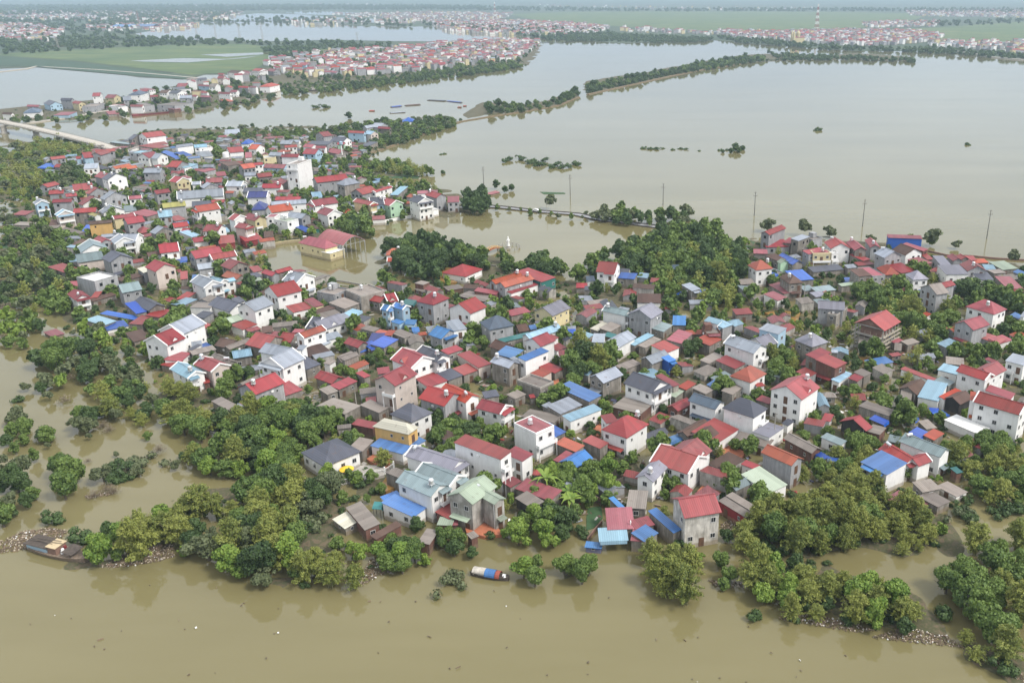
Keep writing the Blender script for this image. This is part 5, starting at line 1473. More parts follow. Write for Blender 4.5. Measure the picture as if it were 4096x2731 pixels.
# everything farther or smaller: one joined wood
def joined(name, items, label):
    VV, FF, MI = [], [], []; o = 0; order = list(M_leaf); cache = {}
    for k, x, y, sc, zs, rot in items:
        far = math.hypot(x, y); lod = 2 if far > 1500 else 1 if far > 300 else 0; v = int(rot * 10) % 2; kk = k if k in 'dmysbuw' else 'm'; key = (kk, lod, v)
        if key not in cache: n, sz = [(2400, .28), (560, .48), (80, 1.2)][lod]; cache[key] = crown(kk, v + 77, n if kk not in 'uw' else n // 3, sz if kk not in 'uw' else sz * .7)
        V, F = cache[key]; c, s = math.cos(rot), math.sin(rot)
        VV.append(np.stack([(V[:, 0] * c - V[:, 1] * s) * sc + x, (V[:, 0] * s + V[:, 1] * c) * sc + y, V[:, 2] * sc * zs * (.8 if far > 700 else 1) - (.8 if far > 700 else 0)], 1)); FF.append(F + o); MI.append(np.full(len(F), order.index(kk if kk != 'u' else 'd'))); o += len(V)
    ob = np_mesh(name, np.concatenate(VV), np.concatenate(FF), [M_leaf[q] for q in order], midx=np.concatenate(MI)); struct(ob, 'stuff', label); return ob
joined("undergrowth", UNDER, "low bushes and weeds between the houses and along the banks")
joined("woodland", FARW, "belts of trees on the dikes, banks and far plain")
# ------------------------------------------------------------------ far villages (too many and too small to tell apart)
def far_houses():
    V, F, MI = [], [], []; mats = [wm('w'), wm('g'), wm('y'), rm('r'), rm('v'), rm('O'), rm('l'), rm('e')]; o = 0; g = random.Random(5)
    def hs(x, y, L, W, H, a, wi, ri, flat):
        nonlocal o
        c, s = math.cos(a), math.sin(a); hl, hw = L / 2, W / 2; k = .45 * hw
        pts = [(-hl, -hw, 0), (hl, -hw, 0), (hl, hw, 0), (-hl, hw, 0), (-hl, -hw, H), (hl, -hw, H), (hl, hw, H), (-hl, hw, H), (-hl, 0, H + (0 if flat else k)), (hl, 0, H + (0 if flat else k))]
        e = .3; pts += [(-hl - e, -hw - e, H - .05), (hl + e, -hw - e, H - .05), (hl + e, hw + e, H - .05), (-hl - e, hw + e, H - .05), (-hl - e, 0, H + (.2 if flat else k + .15)), (hl + e, 0, H + (.2 if flat else k + .15))]
        V.extend((x + p[0] * c - p[1] * s, y + p[0] * s + p[1] * c, p[2] + .2) for p in pts)
        for f, m in (((0, 1, 5, 4), wi), ((2, 3, 7, 6), wi), ((1, 2, 6, 5), wi), ((3, 0, 4, 7), wi), ((5, 6, 9), wi), ((7, 4, 8), wi), ((10, 11, 15, 14), ri), ((12, 13, 14, 15), ri)):
            F.append(tuple(i + o for i in f)); MI.append(m)
        # a dark window strip
        o += 16
    for pts, sp, pr, amain in [
        ([(610, 150), (640, 138), (760, 122), (900, 116), (1020, 104), (1120, 98), (1235, 98), (1230, 108), (1190, 140), (1100, 150), (1000, 165), (900, 172), (780, 178), (700, 180), (640, 168)], 13.5, .85, .5),
        ([(440, 200), (520, 182), (600, 170), (625, 190), (540, 225), (440, 235)], 15, .25, .3), ([(0, 58), (80, 60), (150, 72), (120, 96), (60, 100), (0, 92)], 17, .8, .5), ([(200, 62), (300, 58), (460, 56), (440, 66), (330, 72), (210, 74)], 22, .6, .3),
        ([(0, 28), (300, 28), (560, 30), (520, 46), (300, 52), (0, 46)], 34, .55, .2), ([(640, 50), (760, 44), (1000, 46), (1100, 54), (960, 58), (700, 60)], 30, .45, .3),
        ([(760, 34), (1000, 30), (1180, 32), (1160, 44), (980, 50), (860, 42)], 26, .75, .2), ([(980, 52), (1180, 50), (1320, 58), (1380, 66), (1370, 80), (1270, 84), (1150, 82), (1030, 74)], 17, .85, .4),
        ([(1180, 50), (1350, 58), (1400, 64), (1390, 72), (1250, 66)], 16, .7, .4), ([(1420, 66), (1560, 72), (1700, 78), (1690, 84), (1560, 80), (1430, 74)], 24, .6, .3),
        ([(1650, 74), (1780, 76), (1960, 72), (2100, 74), (2170, 84), (2140, 96), (2020, 108), (1900, 104), (1780, 92), (1680, 88)], 15, .88, .4), ([(2130, 98), (2352, 100), (2352, 126), (2250, 118), (2140, 108)], 18, .65, .5),
        ([(1980, 54), (2100, 50), (2160, 52), (2150, 62), (2060, 64), (1990, 64)], 20, .7, .3), ([(2080, 26), (2352, 24), (2352, 42), (2200, 40), (2090, 38)], 30, .75, .2), ([(1240, 12), (1560, 18), (1900, 20), (1900, 26), (1500, 24), (1260, 18)], 60, .35, .2),
        ([(300, 12), (900, 10), (900, 16), (300, 20)], 80, .35, .2)]:
        P = [atD(x, y) for x, y in pts]; xs = [p.x for p in P]; ys = [p.y for p in P]; grid = set(); n = int((max(xs) - min(xs)) * (max(ys) - min(ys)) / sp ** 2 * 1.6)
        for _ in range(min(n, 26000)):
            x, y = g.uniform(min(xs), max(xs)), g.uniform(min(ys), max(ys)); c = (int(x / sp), int(y / sp))
            if c in grid or not inpoly(np.array([x]), np.array([y]), P)[0]: continue
            grid.add(c)
            if g.random() > pr: continue
            if math.hypot(x, y) < 1500 and not clear(x, y, 4): continue
            hs(x, y, g.uniform(8, 15), g.uniform(5, 8), g.choice((3.6, 6.6, 7.4, 8, 10.5)), amain + g.choice((0, 1.57)) + g.gauss(0, .15), g.choice((0, 0, 0, 1, 1, 1, 1, 2)), g.choice((3, 3, 4, 4, 4, 5, 6, 7, 7)), g.random() < .15)
    m = bpy.data.meshes.new("distant_houses"); m.from_pydata(V, [], F); m.update()
    for q in mats: m.materials.append(q)
    m.polygons.foreach_set("material_index", MI); ob = bpy.data.objects.new("distant_houses", m); COL.objects.link(ob); struct(ob, 'stuff', "red-roofed villages crowding the far plain")
far_houses()
def infill():
    V, F, MI = [], [], []; keys = 'eeenrrrvvOlllkktUu'; mats = [wm('g'), wm('x'), wm('c')] + [rm(k) for k in 'enrvlktUumO']; order = 'enrvlktUumO'; o = 0; g = random.Random(8)
    P = [atD(x, y) for x, y in ((110, 370), (250, 345), (330, 320), (560, 320), (760, 320), (830, 330), (850, 420), (1020, 450), (860, 500), (700, 540), (610, 580), (630, 620), (800, 670), (900, 670), (1100, 660), (1330, 660), (1440, 640), (1700, 700), (1740, 570), (2060, 585), (2352, 630),
        (2352, 1010), (2150, 1090), (1900, 1010), (1760, 1130), (1650, 1200), (1480, 1190), (1190, 1150), (960, 1150), (800, 1060), (800, 950), (560, 900), (440, 830), (340, 790), (260, 700), (160, 640), (130, 520))]
    for x, y in scatter(P, 6.6, g, 6):
        L, W = g.uniform(3.6, 9), g.uniform(2.8, 5.4)
        if not clear(x, y, .55 * W): continue
        near_ = min(BLD, key=lambda b: (b['c'].x - x) ** 2 + (b['c'].y - y) ** 2); a = near_['ang'] + g.choice((0, 1.5708)) + g.gauss(0, .06)
        if g.random() < .55: continue
        H = g.choice((2.6, 3, 3.3, 4.2)); c, s_ = math.cos(a), math.sin(a); hl, hw = L / 2, W / 2; sl = g.uniform(.2, .9); gab = g.random() < .45; e = .25
        if gab:
            pts = [(-hl, -hw, -1), (hl, -hw, -1), (hl, hw, -1), (-hl, hw, -1), (-hl, -hw, H), (hl, -hw, H), (hl, hw, H), (-hl, hw, H), (-hl, 0, H + .8), (hl, 0, H + .8), (-hl - e, -hw - e, H - .05), (hl + e, -hw - e, H - .05), (hl + e, hw + e, H - .05), (-hl - e, hw + e, H - .05), (-hl - e, 0, H + .95), (hl + e, 0, H + .95)]
            fs = [((0, 1, 5, 4), 0), ((2, 3, 7, 6), 0), ((1, 2, 6, 9, 5), 0), ((3, 0, 4, 8, 7), 0), ((10, 11, 15, 14), 1), ((12, 13, 14, 15), 1)]
        else:
            pts = [(-hl, -hw, -1), (hl, -hw, -1), (hl, hw, -1), (-hl, hw, -1), (-hl, -hw, H), (hl, -hw, H), (hl, hw, H + sl), (-hl, hw, H + sl), (-hl - e, -hw - e, H + .04), (hl + e, -hw - e, H + .04), (hl + e, hw + e, H + sl + .1), (-hl - e, hw + e, H + sl + .1)]
            fs = [((0, 1, 5, 4), 0), ((1, 2, 6, 5), 0), ((2, 3, 7, 6), 0), ((3, 0, 4, 7), 0), ((8, 9, 10, 11), 1)]
        V.extend((x + p[0] * c - p[1] * s_, y + p[0] * s_ + p[1] * c, p[2]) for p in pts); wi = g.choice((0, 0, 1, 1, 2)); ri = 3 + order.index(g.choice(keys))
        for f, m in fs: F.append(tuple(i + o for i in f)); MI.append(ri if m else wi)
        o += len(pts)
        FGRID.setdefault((int(x // 12), int(y // 12)), []).append((x, y, c, s_, hl, hw))
    m = bpy.data.meshes.new("small_outbuildings"); m.from_pydata(V, [], F); m.update()
    for q in mats: m.materials.append(q)
    m.polygons.foreach_set("material_index", MI); ob = bpy.data.objects.new("small_outbuildings", m); COL.objects.link(ob); struct(ob, 'stuff', "low kitchens, lean-tos and coops crammed between the houses"); print("INFILL", len(F) // 6)
infill()
# ------------------------------------------------------------------ single landmarks
def lm(name, cat, p, rz, label, group=None): return thing(name, cat, (p[0], p[1], 0), rz, label, group)
# bridge at the left edge
pts = [at(-300, 446, 9), at(-60, 474, 9), at(100, 504, 8.6), at(250, 538, 7.4), at(380, 570, 5.4), at(462, 596, 3.2)]
br = thing("road_bridge", "bridge", (0, 0, 0), 0, "long concrete road bridge crossing the river at the left edge")
part("deck", ribbon("deck", pts, 9, 0, 1.3, MATS["pale_road"], None, zs=[p.z for p in pts]).data, None, br, fix=False)
bpy.data.objects.remove(bpy.data.objects["deck"]) if False else None
for o in [o for o in COL.objects if o.name.startswith("deck") and o.parent is None]: bpy.data.objects.remove(o)
for d in (4.3, -4.3):
    q = offs(pts, d); mb = MB()
    for a, b in zip(q[:-1], q[1:]):
        n_ = max(1, int((b - a).length / 3))
        for h in (.5, .95): mb.tube([a + Vector((0, 0, h)), b + Vector((0, 0, h))], [.06, .06], 5)
        for i in range(n_): c = a.lerp(b, i / n_); mb.box((c.x, c.y, c.z + .5), (.16, .16, 1.0))
    part("railing", mb, M_conc, br)
for x, y, z in ((10, 500, 7.6), (140, 545 - 30, 7.2), (300, 552, 5.4)):
    c = at(x, y, z); i = min(range(len(pts)), key=lambda k: (pts[k] - c).length); t = (pts[min(i + 1, 5)] - pts[max(i - 1, 0)]); M = Matrix.Translation((c.x, c.y, 0)) @ Matrix.Rotation(math.atan2(t.y, t.x), 4, 'Z')
    mb = MB(); mb.box((0, 0, z - .9), (3, 9, 1.4), M); mb.box((0, 0, (z - 1.6) / 2 - .5), (2.2, 4.4, z - .6), M); mb.box((0, 0, .3), (4, 6.4, 1.6), M); part("pier", mb, M_conc, br)
# wide hall with a vaulted pink roof
A, B, C = S(768, 480, 1540, 1440, 6.5), S(768, 480, 1850, 1530, 6.5), S(768, 480, 1790, 1372, 6.5)
u = (B - A); L = u.length; u.normalize(); n = Vector((-u.y, u.x, 0)); Wd = (C - A).dot(n); c = (A + B) / 2 + n * Wd / 2
hall = lm("sports_hall", "hall", c, math.atan2(u.y, u.x), "open hall under a wide curved pink metal roof beside the cream school")
mb = MB(); Wd = abs(Wd); ns_ = 10; V_ = []
for i in range(ns_ + 1):
    y = -Wd / 2 + Wd * i / ns_; z = 6.3 + 3.2 * math.sin(math.pi * i / ns_)
    V_.append((y, z))
for i in range(ns_):
    (y0, z0), (y1, z1) = V_[i], V_[i + 1]; mb.slab([(-L / 2, y0, z0), (L / 2, y0, z0), (L / 2, y1, z1), (-L / 2, y1, z1)], .15)
part("roof", mb, rm('v'), hall)
for i in range(6):
    for s in (-1, 1): part("column", MB().box((-L / 2 + .5 + (L - 1) * i / 5, s * (Wd / 2 - .3), 2.6), (.35, .35, 7.4)), M_steel, hall)
for s in (-1, 1):
    mb = MB()
    for i in range(ns_): (y0, z0), (y1, z1) = V_[i], V_[i + 1]; mb.tube([(s * (L / 2 - .2), y0, z0 - .4), (s * (L / 2 - .2), y1, z1 - .4)], [.09, .09], 5)
    mb.tube([(s * (L / 2 - .2), -Wd / 2, 6), (s * (L / 2 - .2), Wd / 2, 6)], [.1, .1], 5); part("roof_truss", mb, M_steel, hall)
# walls and fences
def wall_line(name, cat, label, tx, ty, pts, h, mat, th=.25, z0=-.5, group=None):
    o = ribbon(name, [S(tx, ty, x, y) for x, y in pts], th, z0, h, mat, None); tag(o, cat, label, group)
wall_line("boundary_wall", "wall", "long low cream wall of the school standing in the flood", 768, 940, [(712, 190), (900, 150), (1100, 112), (1330, 85)], 1.5, wm('y'), .3)
wall_line("boundary_wall", "wall", "dark brick wall beside the flooded lane near the white gable", 1856, 1840, [(1700, 430), (1830, 350), (2020, 265)], 2.2, M_dark)
wall_line("boundary_wall", "wall", "brown brick garden wall ending at the water plants", 1856, 1840, [(1380, 440), (1560, 500), (1700, 560)], 2.0, M_brick)
wall_line("boundary_wall", "wall", "thin wall running down into the river beside the tarpaulin sheds", 1856, 1840, [(1690, 780), (1600, 880), (1510, 1000)], 1.0, M_brick)
wall_line("boundary_wall", "wall", "low grey wall along the flooded canal below the school", 768, 940, [(1480, 520), (1700, 560), (1850, 580), (2190, 640)], .8, M_conc)
wall_line("boundary_wall", "wall", "white compound wall in front of the mint and blue fronted houses", 1280, 480, [(690, 1275), (820, 1255), (1000, 1220), (1210, 1185)], 1.6, M_white)
wall_line("boundary_wall", "wall", "pale wall behind the communal house with the hipped red roof", 1536, 900, [(640, 470), (740, 425), (860, 430), (1000, 460), (1170, 490), (1380, 530)], 1.4, M_conc)
wall_line("boundary_wall", "wall", "old wall along the lake shore by the far right houses", 3328, 920, [(1180, 270), (1400, 320), (1700, 330), (2000, 360), (2352, 380)], .9, M_brick, .6)
def fence(label, tx, ty, pts, h, mat):
    P = [S(tx, ty, x, y, 0) for x, y in pts]; f = thing("picket_fence", "fence", P[0], 0, label); o0 = P[0]; mb = MB()
    for a, b in zip(P[:-1], P[1:]):
        a, b = a - o0, b - o0
        for z in (.5, h - .2): mb.tube([a + Vector((0, 0, z)), b + Vector((0, 0, z))], [.05, .05], 4)
        k = max(2, int((b - a).length / .35))
        for i in range(k): q = a.lerp(b, i / k); mb.box((q.x, q.y, h / 2), (.06, .06, h))
    part("rails", mb, mat, f)
    for p in P: part("post", MB().box((p.x - o0.x, p.y - o0.y, h / 2), (.35, .35, h + 1)), mat, f)
fence("white picket fence around the grey yard beside the villa", 1152, 1840, [(550, 230), (630, 320), (820, 280), (1010, 210)], 1.9, M_white)
fence("white railing along the far side of the yard with palms", 1152, 1840, [(1010, 210), (1190, 180), (1300, 110)], 1.9, M_white)
# utility poles
for x0, y0, x1, y1, lab in ((3946.4, 955, 3962.8, 841, "tall concrete utility pole in the lake, farthest right"), (3450, 905, 3462, 799, "utility pole in the lake, second from the right"), (3017, 862, 3025, 768, "utility pole in the lake beyond the red-roofed corner house"), (2652, 822, 2655, 735, "utility pole in the lake above the causeway trees"),
                            (2281, 787, 2280, 700, "utility pole beside the green island of plants"), (1936, 752, 1932, 668, "utility pole by the half-sunk pink roof")):
    b = at(x0, y0); h = 13.0
    for _ in range(8): h *= (y0 - y1) / max(1, y0 - px((b.x, b.y, h))[1])
    p = lm("utility_pole", "pole", b, .1, lab, "utility poles standing in the lake")
    part("shaft", MB().tube([(0, 0, -1), (0, 0, h)], [.26, .15], 8), basic("dark_concrete", (.12, .115, .105), .9), p)
    mb = MB(); mb.box((0, 0, h - 2.2), (2.4, .16, .16)); mb.box((0, 0, h - .3), (1.4, .14, .14))
    for a in (-1.1, 0, 1.1): mb.box((a, 0, h - 2), (.1, .1, .3))
    part("crossarm", mb, M_dark, p)
for (tx, ty, x, y, h, lab) in ((1850, 640, 1036, 680, 9, "street pole beside the tree on the causeway"), (1248, 1380, 560, 860, 8, "leaning electricity pole by the ruined concrete house"), (2944, 880, 1885 - 1056, 1010, 8, "slim pole at the corner of the pale paved lot"), (2640, 1380, 1390, 1215, 10, "dark electricity pole in front of the mauve flat roof"), (2640, 1380, 730, 320, 7, "slim pole behind the red lean-to roof")):
    b = S(tx, ty, x, y); p = lm("electricity_pole", "pole", b, .5, lab); part("shaft", MB().tube([(0, 0, -1), (0, 0, h)], [.17, .1], 7), M_conc, p); part("crossarm", MB().box((0, 0, h - .6), (1.4, .1, .1)), M_dark, p)
# statue in the pond
b = S(1536, 900, 1525, 285); st = lm("white_statue", "statue", b, 0, "tall white robed statue standing on a round pedestal in the pond"); st.scale = (.62, .62, .62)
mb = MB(); mb.lathe([(1.9, -1), (1.9, .6), (1.5, .8), (1.3, 1.5), (1.7, 1.8), (1.7, 2.1)]); part("pedestal", mb, M_conc, st)
mb = MB(); mb.lathe([(1.25, 2.1), (1.15, 2.8), (.95, 4), (1.0, 5.4), (1.2, 6.6), (1.05, 7.3), (.42, 7.8), (.34, 8.0), (.52, 8.3), (.58, 8.7), (.5, 9.1), (.3, 9.35), (.28, 9.7), (.05, 9.9)], n=16)
mb.tube([(.9, -.1, 7.1), (1.05, -.7, 6.2), (.3, -1.15, 6.5)], [.32, .28, .16]); mb.tube([(-.9, -.1, 7.1), (-1.05, -.7, 6.1), (-.3, -1.1, 5.9)], [.32, .28, .16]); part("figure", mb, M_white, st)
rg = lm("ring_railing", "railing", b, 0, "round dark railing circling the white statue", None); mb = MB(); r_ = 5.6
for k in range(28):
    a0, a1 = k / 28 * 6.283, (k + 1) / 28 * 6.283; p0, p1 = (math.cos(a0) * r_, math.sin(a0) * r_), (math.cos(a1) * r_, math.sin(a1) * r_)
    for z in (.7, 1.3): mb.tube([(*p0, z), (*p1, z)], [.07, .07], 4)
part("rails", mb, M_conc, rg)
for k in range(14): part("post", MB().box((math.cos(k / 14 * 6.283) * r_, math.sin(k / 14 * 6.283) * r_, .4), (.3, .3, 2.6)), M_conc, rg)
q0, q1 = S(1536, 900, 1240, 360), S(1536, 900, 1430, 305); fb = lm("ornamental_footbridge", "footbridge", q0, math.atan2((q1 - q0).y, (q1 - q0).x), "small orange footbridge leading to the white statue"); Lb = (q1 - q0).length
mb = MB()
for i in range(10): t0, t1 = i / 10, (i + 1) / 10; z0, z1 = .8 + 1.3 * math.sin(t0 * 3.14), .8 + 1.3 * math.sin(t1 * 3.14); mb.slab([(t0 * Lb, -1, z0), (t1 * Lb, -1, z1), (t1 * Lb, 1, z1), (t0 * Lb, 1, z0)], .3)
part("deck", mb, rm('O'), fb)
for s in (-1, 1):
    mb = MB()
    for i in range(11): t0 = i / 10; z0 = .8 + 1.3 * math.sin(t0 * 3.14); mb.box((t0 * Lb, s * .95, z0 + .45), (.2, .14, .9))
    mb.tube([(t * Lb, s * .95, 1.7 + 1.3 * math.sin(t * 3.14)) for t in np.linspace(0, 1, 9)], [.09] * 9, 5); part("railing", mb, wm('Y'), fb)
# towers far away
def lattice(x, yb, yt, label, red):
    b = at(x, yb); h = 60
    for _ in range(8): h *= (yb - yt) / max(1, yb - px((b.x, b.y, h))[1])
    t = lm("radio_mast" if red else "power_pylon", "tower", b, .3, label); w0 = h * .075 if red else h * .09; k = 9
    for i in range(k):
        if red or i == 0: mb = MB()
        f = lambda q: (w0 * (1 - .82 * q), h * q); (r0, z0), (r1, z1) = f(i / k), f((i + 1) / k); c4 = [(1, 1), (-1, 1), (-1, -1), (1, -1)]; th = max(.10, h * .0038)
        for j in range(4):
            a, e = c4[j], c4[(j + 1) % 4]
            mb.tube([(a[0] * r0, a[1] * r0, z0), (a[0] * r1, a[1] * r1, z1)], [th * 1.3, th * 1.3], 4); mb.tube([(a[0] * r0, a[1] * r0, z0), (e[0] * r1, e[1] * r1, z1)], [th, th], 4); mb.tube([(e[0] * r0, e[1] * r0, z0), (a[0] * r1, a[1] * r1, z1)], [th, th], 4); mb.tube([(a[0] * r1, a[1] * r1, z1), (e[0] * r1, e[1] * r1, z1)], [th, th], 4)
        if red or i == k - 1: part("lattice_section", mb, (basic("mast_red", (.30, .09, .07)) if i % 2 else M_white) if red else M_conc, t)
    if red:
        mb = MB(); [mb.tube([(math.cos(a) * h * .025, math.sin(a) * h * .025, h * .93), (math.cos(a) * h * .025, math.sin(a) * h * .025, h * .99)], [h * .008] * 2, 6) for a in (0, 2.1, 4.2)]; mb.tube([(0, 0, h * .9), (0, 0, h * 1.03)], [.15, .1], 5); part("antenna", mb, M_white, t)
    else:
        mb = MB(); [mb.box((0, 0, h * q), (h * .42, .4, .5)) for q in (.7, .82, .94)]; part("crossarm", mb, M_conc, t)
lattice(3266, 122, 17, "tall red and white lattice radio mast on the green plain", True); lattice(1981, 84, 9, "red and white radio mast above the far village", True)
for x, yb, yt in ((786, 134, 96), (862, 138, 100), (958, 142, 100), (1048, 140, 92), (1430, 165, 130), (235, 200, 150)): lattice(x, yb, yt, "faint grey power pylon in the hazy distance beyond the river", False)
for o in COL.objects:
    if o.name.startswith("power_pylon"): o['group'] = "power pylons crossing the far channel"; 
pyl = sorted([o for o in COL.objects if o.name.startswith("power_pylon")], key=lambda o: px(o.location)[0])
for o, l in zip(pyl, ("faint power pylon by the far left fields", "leftmost faint pylon in the far channel", "second faint pylon from the left in the far channel", "third faint pylon from the left in the far channel", "fourth faint pylon from the left, right of the other three", "faint pylon beyond the red-roofed spit village")): o['label'] = l
b = at(556, 97); ch = lm("brick_chimney", "chimney", b, 0, "tall brown brick chimney beside long blue sheds"); part("stack", MB().tube([(0, 0, 0), (0, 0, 47)], [2.6, 1.5], 12), M_brick, ch); part("rim", MB().tube([(0, 0, 45.5), (0, 0, 47.6)], [1.9, 1.9], 12), M_conc, ch)
for i, (x0, x1, y) in enumerate(((465, 545, 106), (560, 625, 105))):
    a, c = at(x0, y, 6), at(x1, y, 6); f = lm("factory_shed", "shed", (a + c) / 2, 0, ("long blue-roofed shed left of the chimney", "long blue-roofed shed right of the chimney")[i]); Lf = (c - a).length
    part("wall", MB().box((0, 0, 3), (Lf, 60, 5.9)), wm('g'), f); part("roof", MB().slab([(-Lf / 2 - 1, -31, 6), (Lf / 2 + 1, -31, 6), (Lf / 2 + 1, 0, 12), (-Lf / 2 - 1, 0, 12)], .3).slab([(-Lf / 2 - 1, 31, 6), (Lf / 2 + 1, 31, 6), (Lf / 2 + 1, 0, 12), (-Lf / 2 - 1, 0, 12)], .3), rm('U'), f)
b = at(3179, 176); chh = lm("church", "church", b, .4, "cream domed church above the roofs of the far shore village")
part("nave", MB().box((10, 0, 7), (26, 12, 14)), wm('y'), chh); part("roof", MB().slab([(-3, -6.5, 14), (23.5, -6.5, 14), (23.5, 0, 18), (-3, 0, 18)], .3).slab([(-3, 6.5, 14), (23.5, 6.5, 14), (23.5, 0, 18), (-3, 0, 18)], .3), rm('v'), chh)
part("dome", MB().lathe([(5, 14), (5, 22), (5.3, 22.2), (4.8, 25), (3.2, 27.8), (1.2, 29), (.6, 31.5), (.1, 34)], (8, 0), 16), wm('y'), chh)
for s in (-1, 1): part("bell_tower", MB().box((-6, s * 4.5, 12), (4.5, 4.5, 24)).lathe([(2.4, 24), (1.5, 27), (.2, 31)], (-6, s * 4.5), 8), wm('y'), chh)
# boats
def hull(L, W, h, mat, parent, sheer=.5):
    mb = MB(); n = 9; rows = []
    for i in range(n):
        t = i / (n - 1); w_ = W / 2 * (math.sin(math.pi * min(max(t * .86 + .1, 0), 1)) ** .45); z = h + sheer * (2 * t - 1) ** 2; x = -L / 2 + L * t
        rows.append([(x, -w_, z), (x, -w_ * .72, -.35), (x, w_ * .72, -.35), (x, w_, z), (x, w_ * .86, z - .12), (x, -w_ * .86, z - .12)])
    V_ = [p for r in rows for p in r]; F_ = [(i * 6 + k, i * 6 + (k + 1) % 6, i * 6 + 6 + (k + 1) % 6, i * 6 + 6 + k) for i in range(n - 1) for k in range(6)] + [tuple(range(6))[::-1], tuple(range((n - 1) * 6, n * 6))]
    mb.add(V_, F_); return part("hull", mb, mat, parent)
def arch(mb, x0, x1, w_, z0, r):
    ks = [(w_ * math.cos(a), z0 + r * math.sin(a)) for a in np.linspace(0, math.pi, 9)]
    for (y0, a0), (y1, a1) in zip(ks[:-1], ks[1:]): mb.slab([(x0, y0, a0), (x1, y0, a0), (x1, y1, a1), (x0, y1, a1)], .06)
    return mb
b = S(1856, 1840, 320, 1430); e = S(1856, 1840, 560, 1470); hb = lm("houseboat", "boat", b, math.atan2((e - b).y, (e - b).x), "small houseboat with a blue and orange arched tarpaulin cover near the bank")
hull(10.5, 2.7, .7, M_dark, hb); part("cabin", MB().box((-2.9, 0, 1.1), (3.0, 1.9, 1.1)), basic("grey_boards", (.42, .39, .34), .9, .25), hb)
part("cabin_roof", arch(MB(), -4.6, -1.2, 1.25, 1.35, .75), basic("grey_boards", (.42, .39, .34)), hb); part("blue_cover", arch(MB(), -1.15, 1.7, 1.4, .9, 1.25), rm('U'), hb); part("orange_cover", arch(MB(), 1.75, 3.0, 1.35, .85, 1.2), rm('O'), hb)
part("bow_load", MB().box((3.9, .2, .95), (.9, .7, .6)).box((4.3, -.4, .85), (.5, .5, .4)), M_white, hb); hb.scale = (.84, .84, .9)
a, c = at(122, 2187), at(350, 2245); og = lm("old_barge", "boat", (a + c) / 2, math.atan2((c - a).y, (c - a).x), "old wooden barge piled with salvaged goods beside the trash bank"); Lb = (c - a).length * 1.02
hull(Lb, 4.2, 1.0, basic("old_planks", (.20, .15, .11), .9, .35, 2), og, .4)
part("cabin", MB().box((-Lb * .26, 0, 1.6), (Lb * .34, 3.0, 1.5)), wm('b'), og); part("cabin_roof", MB().slab([(-Lb * .45, -1.9, 2.4), (-Lb * .06, -1.9, 2.4), (-Lb * .06, 1.9, 2.6), (-Lb * .45, 1.9, 2.6)], .12), M_dark, og)
part("deckhouse", MB().box((0, 0, 1.75), (2.6, 2.8, 1.7)), M_brick, og); part("deckhouse_roof", MB().slab([(-1.5, -1.6, 2.75), (1.5, -1.6, 2.75), (1.5, 1.6, 2.95), (-1.5, 1.6, 2.95)], .1), basic("tan_board", (.50, .40, .25)), og)
part("awning", MB().slab([(Lb * .18, -1.7, 2.3), (Lb * .36, -1.7, 2.2), (Lb * .36, 1.7, 2.4), (Lb * .18, 1.7, 2.6)], .08), M_dark, og); part("white_sack", MB().tube([(Lb * .12, -.3, 1.1), (Lb * .12, -.3, 2.2)], [.6, .3], 8), M_white, og); part("red_drum", MB().tube([(Lb * .09, .8, 1.1), (Lb * .09, .8, 2.1)], [.35, .35], 10), wm('r'), og); part("roof_poles", MB().tube([(-Lb * .4, -.5, 2.75), (Lb * .1, .3, 3.1)], [.09, .07], 5).tube([(-Lb * .35, .5, 2.8), (Lb * .05, .8, 3.2)], [.08, .07], 5).tube([(-Lb * .42, .1, 2.8), (-Lb * .02, -.6, 3.1)], [.08, .07], 5), M_bark, og)
for k, (x0, y0, x1, y1, lab, mk) in enumerate(((530, 466, 735, 446, "long rusty red barge moored along the far bank", 'n'), (1158, 371, 1268, 364, "grey barge moored by the wooded far bank", 'e'), (1270, 363, 1306, 357, "short grey barge right of the longer one", 'e'), (900, 417, 1010, 409, "dark barge below the tall white riverside houses", 'k'))):
    a, c = at(x0, y0), at(x1, y1); bo = lm("river_barge", "boat", (a + c) / 2, math.atan2((c - a).y, (c - a).x), lab, "barges moored along the far bank"); Lb = (c - a).length; hull(Lb, 7, 1.4, rm('r') if k == 0 else M_dark, bo, .5); part("wheelhouse", MB().box((Lb * .36, 0, 2.6), (4, 4, 2.4)), M_white if k == 0 else M_conc, bo); part("cargo_deck", MB().box((-Lb * .08, 0, 1.35), (Lb * .62, 5, .5)), rm('n'), bo)
